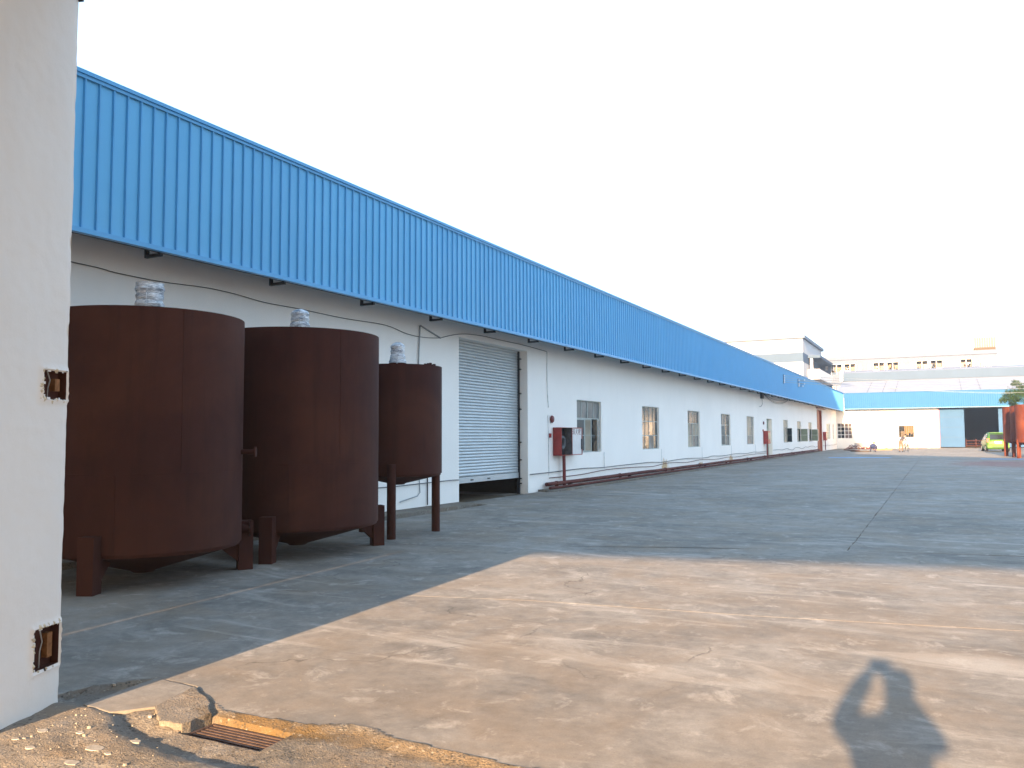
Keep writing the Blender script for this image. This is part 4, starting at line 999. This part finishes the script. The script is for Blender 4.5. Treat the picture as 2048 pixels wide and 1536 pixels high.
# power wires from the fascia across the yard
ib = thing('insulator_bracket', 'bracket with four white insulators on the blue fascia', 'insulator bracket', (XF, atX(1569, 758, XF+.12).y, 5.4))
ip = [atX(1569, 751.5+i*4.3, XF+.12) for i in range(4)]
MB().box(XF+.034, XF+.06, ip[0].y-.015, ip[0].y+.015, ip[3].z-.1, ip[0].z+.1).build('bar', 'cable', ib)
for p in ip: MB().lathe([(0, -.045), (.036, -.045), (.04, -.015), (.025, 0), (.04, .015), (.034, .045), (0, .045)], p, 12).build('insulator', 'frameW', ib, smooth=True)
ib2 = thing('insulator_bracket', 'smaller bracket with paired white insulators farther along the blue fascia', 'insulator bracket', (XF, atX(1598, 764, XF+.12).y, 5.4))
ip2 = [atX(x, y, XF+.12) for x, y in ((1598, 760.5), (1609, 760), (1598, 768), (1609, 767.5), (1598, 771.5), (1606, 772))]
m = MB()
for a, b in ((0, 1), (2, 3), (4, 5)): m.tube([ip2[a] - Vector((.06, 0, 0)), ip2[b] - Vector((.06, 0, 0))], .015, 5)
m.box(XF+.034, XF+.06, ip2[0].y-.03, ip2[0].y+.03, ip2[4].z-.1, ip2[0].z+.1); m.build('bar', 'cable', ib2)
for p in ip2: MB().lathe([(0, -.05), (.045, -.05), (.03, 0), (.045, .03), (0, .05)], p, 10).build('insulator', 'frameW', ib2, smooth=True)
pole = thing('power_pole', 'concrete power pole with crossarm carrying the wires right of the yard', 'power pole', (34, 92, 0))
MB().cyl((34, 92, 0), (34, 92, 10.5), .16, .11, 14).build('pole', 'concrete', pole, smooth=True)
MB().box(33.92, 34.08, 91.0, 93.0, 9.0, 9.12).build('crossarm', 'steel', pole)
for i, p in enumerate(ip + ip2[:2]):
    q = Vector((34, 91.1 + i*.35, 9.14)) if i < 4 else Vector((34, 91.3+i*.2, 8.2)); sag = 1.5 + .12*i
    pts = [p.lerp(q, t) - Vector((0, 0, sag*4*t*(1-t))) for t in (j/24 for j in range(25))]
    o = one('power_wire', MB().tube(pts, .012, 5), 'steel', 'thin power wire slung across the yard from the insulators on the blue fascia', 'wire', 'power wires across the yard')

# ------------------------------------------------------------------ tree
def tree(x, y, h, rx, rz, label):
    g0 = gz(x, y); t = thing('tree', label, 'tree', (x, y, g0))
    r = random.Random(31); m = MB()
    m.tube([(x, y, g0-.05), (x+.1, y, g0+h*.25), (x, y+.1, g0+h*.5), (x+.1, y, g0+h*.8)], [.16, .13, .10, .03], 8)
    cl = []
    for i in range(11):
        a = r.uniform(0, 6.28); z = g0 + h*r.uniform(.40, .62); e = Vector((x + rx*.75*cos(a)*r.uniform(.5, 1.1), y + rx*.75*sin(a), g0 + h*r.uniform(.55, .93)))
        s_ = Vector((x+.05, y+.05, z)); m.tube([s_, s_.lerp(e, .5) + Vector((0, 0, .15)), e], [.05, .035, .012], 6); cl.append(e)
    m.build('trunk', 'bark', t, smooth=True)
    kk = NT('leaf'); n = kk.noise(2.2, 4, .6); n2 = kk.noise(30, 2)
    cc = kk.ramp(kk.math('ADD', kk.math('MULTIPLY', n, .6), kk.math('MULTIPLY', n2, .4)), [(.36, (.016, .034, .008)), (.5, (.032, .060, .013)), (.66, (.058, .088, .020))])
    lm = kk.done(cc, .6, .15); m = MB()
    for i in range(44):
        a = r.uniform(0, 6.28); u = r.uniform(-.9, 1); q = sqrt(max(.05, 1-u*u))*r.uniform(.55, 1)
        cl.append(Vector((x + rx*q*cos(a), y + rx*q*sin(a), g0 + h*.70 + rz*u)))
    for c in cl:
        rr = r.uniform(.28, .55)
        for i in range(260):
            d = Vector((r.gauss(0, 1), r.gauss(0, 1), r.gauss(0, .7))).normalized()*rr*r.random()**.45
            p = c + d; a = Vector((r.gauss(0, 1), r.gauss(0, 1), r.gauss(-.2, .6))).normalized(); b = a.orthogonal().normalized(); s_ = r.uniform(.10, .18)
            m.add([p, p + a*s_*.5 + b*s_*.22, p + a*s_, p + a*s_*.5 - b*s_*.22], [(0,1,2,3)])
    m.build('crown', lm, t)
tree(6.9, 78, 6.0, 2.5, 1.45, 'bushy green tree rising behind the row of rusty tanks')

# ------------------------------------------------------------------ green car seen from behind
MT['green'] = vary('green_car_paint', (.060, .165, .012), .04, 2, .4, .25)
MT['tyre'] = vary('tyre', (.02, .02, .022), .2, 20, .85, .2)
MT['tail'] = vary('tail_lamp', (.55, .05, .03), .1, 5, .25, .6)
MT['plate'] = vary('plate', (.62, .70, .80), .1, 9, .4, .4)
MT['plateblue'] = vary('plate_ink', (.08, .16, .42), .1, 9, .5, .4)
def car(x, y, rz):
    g0 = gz(x, y); c = thing('parked_car', 'lime green minivan parked behind the red tanks, seen from the rear', 'car', (x, y, g0), None, rz)
    # local: +Y forward, rear at y=0; cross sections (y, half width, z0 bottom, belt z, roof z, roof half width)
    sec = [(.0, .70, .34, .80, .86, .60), (.06, .80, .26, .92, 1.00, .62), (.30, .86, .22, .96, 1.40, .60), (.62, .87, .21, .97, 1.60, .58), (1.6, .87, .21, .96, 1.64, .60), (2.6, .87, .21, .95, 1.56, .58), (3.25, .86, .21, .93, 1.05, .60), (3.9, .84, .22, .80, .86, .58), (4.15, .70, .30, .62, .66, .50)]
    vs = []; prof = lambda w, a, b, t, rw: [(-w*.92, a), (-w, a+.14), (-w, (a+b)/2), (-w*.985, b), (-rw-.05, t-.10), (-rw, t-.03), (-rw*.5, t), (0, t+.012), (rw*.5, t), (rw, t-.03), (rw+.05, t-.10), (w*.985, b), (w, (a+b)/2), (w, a+.14), (w*.92, a)]
    P_ = 15
    for yy, w, a, b, t, rw in sec: vs += [(q[0], yy, q[1]) for q in prof(w, a, b, t, rw)]
    m = MB(); m.add(vs, [(i*P_+j, i*P_+(j+1) % P_, (i+1)*P_+(j+1) % P_, (i+1)*P_+j) for i in range(len(sec)-1) for j in range(P_)] + [tuple(range(P_)), tuple(range((len(sec)-1)*P_, len(sec)*P_))])
    body = m.build('body', 'green', c, smooth=True, local=True)
    def part(name, mb, mat, par=c, sm=False): o = mb.build(name, mat, par, sm, local=True); return o
    part('rear_window', MB().add([(-.60, .095, 1.02), (.60, .095, 1.02), (.56, .36, 1.47), (-.56, .36, 1.47), (-.60, .06, 1.02), (.60, .06, 1.02), (.56, .325, 1.47), (-.56, .325, 1.47)], [(4,5,6,7),(0,1,5,4),(1,2,6,5),(2,3,7,6),(3,0,4,7)]), 'glassD')
    for s_ in (-1, 1):
        part('side_window', MB().add([(s_*.885, .55, 1.0), (s_*.885, 2.7, 1.0), (s_*.665, 2.5, 1.46), (s_*.665, .75, 1.50), (s_*.84, .55, .99), (s_*.84, 2.7, .99), (s_*.62, 2.5, 1.45), (s_*.62, .75, 1.49)], [(0,1,2,3),(0,1,5,4),(1,2,6,5),(2,3,7,6),(3,0,4,7)]), 'glassD')
        part('tail_light', MB().box(s_*.74-.09, s_*.74+.09, -.01, .16, .80, 1.12), 'tail')
        for yy in (.78, 3.3):
            w = part('wheel', MB().cyl((s_*.68, yy, .31), (s_*.885, yy, .31), .31, n=24), 'tyre', c, True)
            part('hub_cap', MB().cyl((s_*.886, yy, .31), (s_*.895, yy, .31), .19, n=16), 'steel', w)
    part('bumper', MB().box(-.80, .80, -.09, .10, .34, .60), 'green')
    part('bumper_slot', MB().box(-.42, .42, -.095, -.085, .37, .42), 'dsteel')
    pl = part('number_plate', MB().box(-.26, .26, -.035, .02, .72, .88), 'plate')
    part('plate_band', MB().box(-.20, .20, -.0385, -.0355, .77, .83), 'plateblue', pl)
    part('spoiler', MB().box(-.58, .58, .26, .55, 1.585, 1.625), 'green')
    part('exhaust', MB().cyl((.45, -.02, .24), (.45, .3, .24), .035, n=10), 'dsteel')
    return c
car(4.32, 80.6, radians(4))

# ------------------------------------------------------------------ people
MT['skin'] = vary('skin', (.45, .27, .19), .1, 9, .6, .3)
MT['hair'] = vary('hair', (.015, .013, .012), .2, 20, .6, .3)
def figure(name, label, loc, joints, edges, mats, zone, rz=0.0, hands=True, head=None):
    # skin-modified skeleton turned into one continuous body mesh; zone(p) picks the material
    me = bpy.data.meshes.new(name); names = list(joints)
    me.from_pydata([joints[n][0] for n in names], [(names.index(a), names.index(b)) for a, b in edges], [])
    ob = bpy.data.objects.new(name, me); COL.objects.link(ob)
    sk = ob.modifiers.new('skin', 'SKIN'); sk.use_smooth_shade = True
    for i, n in enumerate(names):
        r = joints[n][1]; me.skin_vertices[0].data[i].radius = r if isinstance(r, tuple) else (r, r)
        me.skin_vertices[0].data[i].use_root = (i == 0)
    sb = ob.modifiers.new('sub', 'SUBSURF'); sb.levels = 2; sb.render_levels = 2
    dg = bpy.context.evaluated_depsgraph_get(); dg.update()
    nm = bpy.data.meshes.new_from_object(ob.evaluated_get(dg)); bpy.data.objects.remove(ob)
    o = bpy.data.objects.new(name, nm); COL.objects.link(o); o.location = loc; o.rotation_euler = (0, 0, rz); WO[o.name] = Vector(loc)
    nm.materials.clear()
    for q in mats: nm.materials.append(MT[q] if isinstance(q, str) else q)
    for p in nm.polygons: p.material_index = zone(Vector(p.center)); p.use_smooth = True
    tag(o, label, 'person')
    if head:
        hc, hr, tl = head      # hair cap
        m = MB(); prof = [(.0, hr*1.28)] + [(hr*1.10*sin(t), hr*1.28*cos(t)) for t in (pi*.08*j for j in range(1, 8))]
        m.lathe(prof, (0, 0, 0), 16); R_ = Matrix.Rotation(tl[0], 3, 'X') @ Matrix.Rotation(tl[1], 3, 'Y')
        m.v = [tuple(R_ @ Vector(v) + Vector(hc)) for v in m.v]; m.build('hair', 'hair', o, True, local=True)
    return o
def hand(d, at, fw_, side, dirn):
    pass
# photographer at the camera: only the shadow falls into the picture
J = {'pelvis': ((.06, -.30, .92), (.17, .12)), 'waist': ((.05, -.30, 1.08), (.17, .11)), 'chest': ((.045, -.29, 1.27), (.205, .12)), 'neckb': ((.06, -.28, 1.43), (.10, .08)), 'neck': ((.085, -.26, 1.50), (.065, .06)), 'head': ((.10, -.24, 1.60), (.100, .105)), 'crown': ((.105, -.24, 1.69), (.090, .09)),
     'shl': ((-.12, -.28, 1.385), .078), 'ell': ((-.225, -.20, 1.345), .080), 'wrl': ((-.125, -.12, 1.575), .060), 'hal': ((-.085, -.105, 1.665), (.056, .042)),
     'shr': ((.205, -.27, 1.385), .075), 'elr': ((.265, -.14, 1.31), .060), 'wrr': ((.13, -.14, 1.52), .042), 'har': ((.045, -.115, 1.655), (.058, .042)),
     'hpl': ((-.03, -.30, .86), .095), 'knl': ((-.05, -.27, .48), .062), 'anl': ((-.06, -.31, .09), .042), 'tol': ((-.09, -.12, .035), .036),
     'hpr': ((.15, -.30, .86), .095), 'knr': ((.17, -.27, .48), .062), 'anr': ((.18, -.32, .09), .042), 'tor': ((.18, -.13, .035), .036)}
Eg = [('pelvis','waist'),('waist','chest'),('chest','neckb'),('neckb','neck'),('neck','head'),('head','crown'),('chest','shl'),('shl','ell'),('ell','wrl'),('wrl','hal'),('chest','shr'),('shr','elr'),('elr','wrr'),('wrr','har'),('pelvis','hpl'),('hpl','knl'),('knl','anl'),('anl','tol'),('pelvis','hpr'),('hpr','knr'),('knr','anr'),('anr','tor')]
# separate fingers curled round the camera
for sd_, base in (('l', (-.085, -.105, 1.665)), ('r', (.045, -.115, 1.645))):
    sg = 1 if sd_ == 'l' else -1
    for i in range(4):
        b = Vector(base) + Vector((sg*.014, .004-.012*(i-1.5), .030-.016*i if sd_ == 'l' else .024-.016*i)); ln = (.030, .034, .031, .025)[i]
        J[f'f{sd_}{i}a'] = (tuple(b + Vector((sg*.018, 0, .004))), .0095); J[f'f{sd_}{i}b'] = (tuple(b + Vector((sg*(.018+ln), -.008, -.004))), .0085)
        Eg += [('ha'+sd_, f'f{sd_}{i}a'), (f'f{sd_}{i}a', f'f{sd_}{i}b')]
    J[f't{sd_}'] = (tuple(Vector(base) + Vector((sg*.03, -.03, -.03))), .0105); Eg.append(('ha'+sd_, f't{sd_}'))
MT['shirtP'] = vary('grey_shirt', (.25, .27, .30), .1, 5, .9, .1); MT['trouserP'] = vary('dark_trousers', (.05, .055, .07), .1, 5, .9, .1); MT['shoe'] = vary('shoe', (.03, .025, .02), .1, 9, .6, .3)
def zoneP(p):
    if p.z < .10: return 2
    if p.z < .94: return 1
    if p.z > 1.46 and p.x > -.02 and p.y < -.16: return 3
    if p.y > -.155 and p.z > 1.44: return 3
    return 0
ph = figure('person', 'person standing in the gateway raising a camera, casting a shadow on the sunlit slab', (0, 0, -.01), J, Eg, ['shirtP', 'trouserP', 'shoe', 'skin'], zoneP, 0, True, ((.105, -.25, 1.62), .085, (.25, .0)))
cm = thing('hand_camera', 'small black camera held up by the person in the gateway', 'camera', (-.02, -.115, 1.59))
MB().box(-.085, .055, -.145, -.095, 1.635, 1.728).build('body', 'dsteel', cm); MB().cyl((-.02, -.094, 1.672), (-.03, -.074, 1.672), .026, n=18).build('lens', 'dsteel', cm, smooth=True)
# worker squatting by the beams
J = {'pelvis': ((0, 0, .30), (.17, .15)), 'waist': ((.02, .08, .44), (.16, .13)), 'chest': ((.05, .24, .60), (.19, .14)), 'neck': ((.07, .33, .72), .06), 'head': ((.08, .38, .82), (.085, .09)), 'crown': ((.08, .38, .91), (.07, .075)),
     'sl': ((-.16, .26, .62), .07), 'el': ((-.22, .42, .42), .05), 'wl': ((-.08, .62, .26), .036), 'hl': ((-.05, .68, .20), .036), 'sr': ((.24, .26, .62), .07), 'er': ((.32, .42, .42), .05), 'wr': ((.20, .62, .26), .036), 'hr': ((.17, .68, .20), .036),
     'kl': ((-.20, .40, .46), .078), 'al': ((-.17, .16, .09), .05), 'tl': ((-.19, .33, .035), .042), 'kr': ((.26, .40, .46), .078), 'ar': ((.22, .16, .09), .05), 'tr': ((.25, .33, .035), .042)}
Eg = [('pelvis','waist'),('waist','chest'),('chest','neck'),('neck','head'),('head','crown'),('chest','sl'),('sl','el'),('el','wl'),('wl','hl'),('chest','sr'),('sr','er'),('er','wr'),('wr','hr'),('pelvis','kl'),('kl','al'),('al','tl'),('pelvis','kr'),('kr','ar'),('ar','tr')]
MT['blueshirt'] = vary('blue_shirt', (.045, .06, .14), .15, 6, .9, .1); MT['navy'] = vary('navy_trousers', (.045, .05, .10), .1, 6, .9, .1)
def zoneS(p):
    if p.z > .74: return 2
    if p.y > .56: return 2
    if p.z < .11: return 3
    if p.z < .34 or abs(p.x-.03) > .15 and p.z < .5 and p.y < .5: return 1
    return 0
pS = gnd(1743, 903, .17)
figure('person', 'person in blue squatting beside the white steel beams', (pS.x, pS.y, gz(pS.x, pS.y)), J, Eg, ['blueshirt', 'navy', 'skin', 'shoe'], zoneS, radians(-20), True, ((.08, .38, .85), .085, (-.2, 0)))
# person bending over a bicycle
J = {'pelvis': ((0, 0, .92), (.17, .13)), 'waist': ((.06, .06, 1.05), (.15, .12)), 'chest': ((.20, .18, 1.22), (.18, .13)), 'neck': ((.30, .27, 1.33), .06), 'head': ((.36, .32, 1.38), (.085, .09)), 'crown': ((.41, .35, 1.46), (.065, .07)),
     'sl': ((.06, .30, 1.22), .065), 'el': ((.16, .44, 1.02), .046), 'wl': ((.30, .52, .98), .034), 'hl': ((.36, .54, .97), .034), 'sr': ((.33, .08, 1.22), .065), 'er': ((.42, .18, 1.02), .046), 'wr': ((.50, .34, .98), .034), 'hr': ((.52, .40, .97), .034),
     'hl_': ((-.08, .02, .86), .10), 'kl': ((-.08, .06, .48), .068), 'al': ((-.10, -.02, .09), .045), 'tl': ((-.06, .14, .035), .04), 'hr_': ((.09, -.02, .86), .10), 'kr': ((.11, .02, .48), .068), 'ar': ((.10, -.05, .09), .045), 'tr': ((.14, .11, .035), .04)}
Eg = [('pelvis','waist'),('waist','chest'),('chest','neck'),('neck','head'),('head','crown'),('chest','sl'),('sl','el'),('el','wl'),('wl','hl'),('chest','sr'),('sr','er'),('er','wr'),('wr','hr'),('pelvis','hl_'),('hl_','kl'),('kl','al'),('al','tl'),('pelvis','hr_'),('hr_','kr'),('kr','ar'),('ar','tr')]
MT['beige'] = vary('beige_trousers', (.17, .125, .095), .12, 6, .9, .1); MT['greytop'] = vary('grey_top', (.085, .08, .088), .12, 6, .9, .1)
def zoneB(p):
    if p.z < .10: return 3
    if p.z < .98 and p.x < .28: return 0
    if p.z > 1.30 and p.x > .28 or p.z < 1.02 and p.x > .28: return 2
    return 1
pB = gnd(1802, 903, .19)
figure('person', 'person in beige trousers and grey top bending over a bicycle', (pB.x, pB.y, gz(pB.x, pB.y)), J, Eg, ['beige', 'greytop', 'skin', 'shoe'], zoneB, 0, True, ((.37, .33, 1.42), .082, (-.6, .6)))

# ------------------------------------------------------------------ bicycles, beams, boards
def bicycle(loc, rz, mat, label):
    b = thing('bicycle', label, 'bicycle', loc, None, rz); R_ = .33
    def part(name, mb, m_, par=b): return mb.build(name, m_, par, True, local=True)
    for xx in (0, 1.06):
        w = part('wheel', MB().torus((xx, 0, R_), R_-.02, .018, (0, 1, 0), 28, 6), 'tyre' if mat != 'frameW' else mat)
        m = MB()
        for i in range(10): m.tube([(xx, 0, R_), (xx+(R_-.03)*cos(i*.628), 0, R_+(R_-.03)*sin(i*.628))], .0025, 4)
        m.cyl((xx, -.04, R_), (xx, .04, R_), .025, n=8); part('spokes', m, 'steel', w)
    m = MB(); S_ = Vector((.36, 0, .82)); H_ = Vector((.90, 0, .84)); Bb = Vector((.44, 0, .30)); H2 = Vector((.94, 0, .66))
    for p, q in ((S_, Bb), (H2, Bb), (S_, H_), (Vector((0, .05, R_)), S_), (Vector((0, -.05, R_)), S_), (Vector((0, 0, R_)), Bb), (H_, H2), (H2, Vector((1.06, .05, R_))), (H2, Vector((1.06, -.05, R_)))): m.tube([p, q], .016, 6)
    part('frame', m, mat)
    m = MB(); m.tube([H_, H_ + Vector((-.03, 0, .17))], .014, 6); m.tube([(.80, -.28, 1.0), (.87, -.22, 1.03), (.87, 0, 1.01), (.87, .22, 1.03), (.80, .28, 1.0)], .014, 6); part('handlebar', m, mat)
    m = MB(); m.tube([S_, S_ + Vector((-.03, 0, .10))], .013, 6); m.obox((.32, 0, .94), .12, .06, .025); part('saddle', m, 'dsteel' if mat != 'frameW' else mat)
    m = MB(); m.tube([(.44, -.08, .30), (.44, -.08, .15)], .01, 5); m.tube([(.44, .08, .30), (.44, .08, .45)], .01, 5); m.cyl((.44, -.08, .30), (.44, .08, .30), .03, n=10); part('crank', m, 'steel')
    return b
pb = gnd(1812, 902.5, .19); bicycle((pb.x-.15, pb.y+.3, gz(pb.x, pb.y)), radians(75), 'dsteel', 'dark bicycle that the bending person is leaning over')
p1 = atY(1836, 893, 99.2); bicycle((-2.15, 99.4, gz(-2, 99.4)), radians(-6), 'frameW', 'pale bicycle parked by the white wall near the sliding door')
bicycle((-3.1, 100.1, gz(-3, 100)), radians(4), 'frameW', 'pale bicycle leaning at the wall behind the white steel beams')
def beam(x0, x1, y, z, s, lab):
    t = .025; m = MB(); g0 = gz((x0+x1)/2, y) + z
    m.box(x0, x1, y-s*.4, y+s*.4, g0, g0+t).box(x0, x1, y-s*.4, y+s*.4, g0+s-t, g0+s).box(x0, x1, y-t*.5, y+t*.5, g0+t, g0+s-t)
    return one('steel_beam', m, 'whitesteel', lab, 'steel beam', 'white steel beams stacked by the workshop wall')
for i, (x0, x1, y, z, s) in enumerate(((-8.6, -1.5, 98.3, .10, .26), (-8.2, -1.7, 98.6, .10, .26), (-7.9, -1.3, 98.9, .10, .26), (-8.4, -1.9, 98.45, .362, .24), (-7.6, -1.6, 98.8, .362, .24))):
    beam(x0, x1, y, z, s, 'long white painted steel beam stacked along the workshop wall')
for x in (-8.0, -5.2, -2.2):
    m = MB(); g0 = gz(x, 98.6); m.box(x-.08, x+.08, 98.0, 99.2, g0, g0+.1); one('timber_bearer', m, 'ochre', 'timber bearer under the stack of white beams', 'timber', 'bearers under the beams')
for i, (a, b) in enumerate((((1748, 899.5), (1784, 899.5)), ((1690, 899), (1716, 901)), ((1703, 902), (1738, 902.5)))):
    p = gnd(*a, .18); q = gnd(*b, .18); d = (q-p); d.z = 0; n = Vector((-d.y, d.x, 0)).normalized(); c = (p+q)/2; g0 = gz(c.x, c.y)
    m = MB(); m.obox((c.x, c.y, g0+.04), d.length/2, .14, .04, d, n)
    one('board', m, ('ochre', 'rustpipe', 'bark')[i], ('orange plank lying in front of the white beams', 'dark reddish plank near the building corner', 'dark plank lying by the squatting person')[i], 'plank')
m = MB(); rr = random.Random(3)
for i in range(14):
    x = rr.uniform(-9.3, -6.9); y = rr.uniform(96.5, 99.6); a = rr.uniform(-.6, .6); l = rr.uniform(.4, 1.2); g0 = gz(x, y)
    m.tube([(x, y, g0+.05), (x+l*cos(a)*.5, y+l*sin(a)*.5, g0+rr.uniform(.1, .5)), (x+l*cos(a), y+l*sin(a), g0+.05)], .035, 6)
stuff(one('scrap_heap', m, 'redpost', 'heap of bent reddish scrap bars at the corner by the beams', 'scrap'))
m = MB()
for i in range(8): x = -8.9 + i*.35; m.tube([(x, 96.9, gz(x, 97)+.05), (x+.25, 97.0, gz(x, 97)+.05)], .05, 6)
stuff(one('offcuts', m, 'rustpipe', 'row of short rusty offcuts lying in front of the squatting person', 'offcuts'))

# ------------------------------------------------------------------ hazy evening air round the whole place
m = MB().box(-405, 405, -205, 605, -1.2, 31.0)
hzo = stuff(m.build('haze', 'dirt', None, origin=(0, 0, -1.2)))
hm = bpy.data.materials.new('haze_air'); hm.use_nodes = True; t_ = hm.node_tree; t_.nodes.clear()
pv = t_.nodes.new('ShaderNodeVolumePrincipled'); pv.inputs['Color'].default_value = (.90, .95, 1.0, 1); pv.inputs['Density'].default_value = .0009; pv.inputs['Anisotropy'].default_value = .35
ou = t_.nodes.new('ShaderNodeOutputMaterial'); t_.links.new(pv.outputs[0], ou.inputs['Volume'])
hzo.data.materials.clear(); hzo.data.materials.append(hm); tag(hzo, 'pale evening haze filling the whole yard', 'haze')
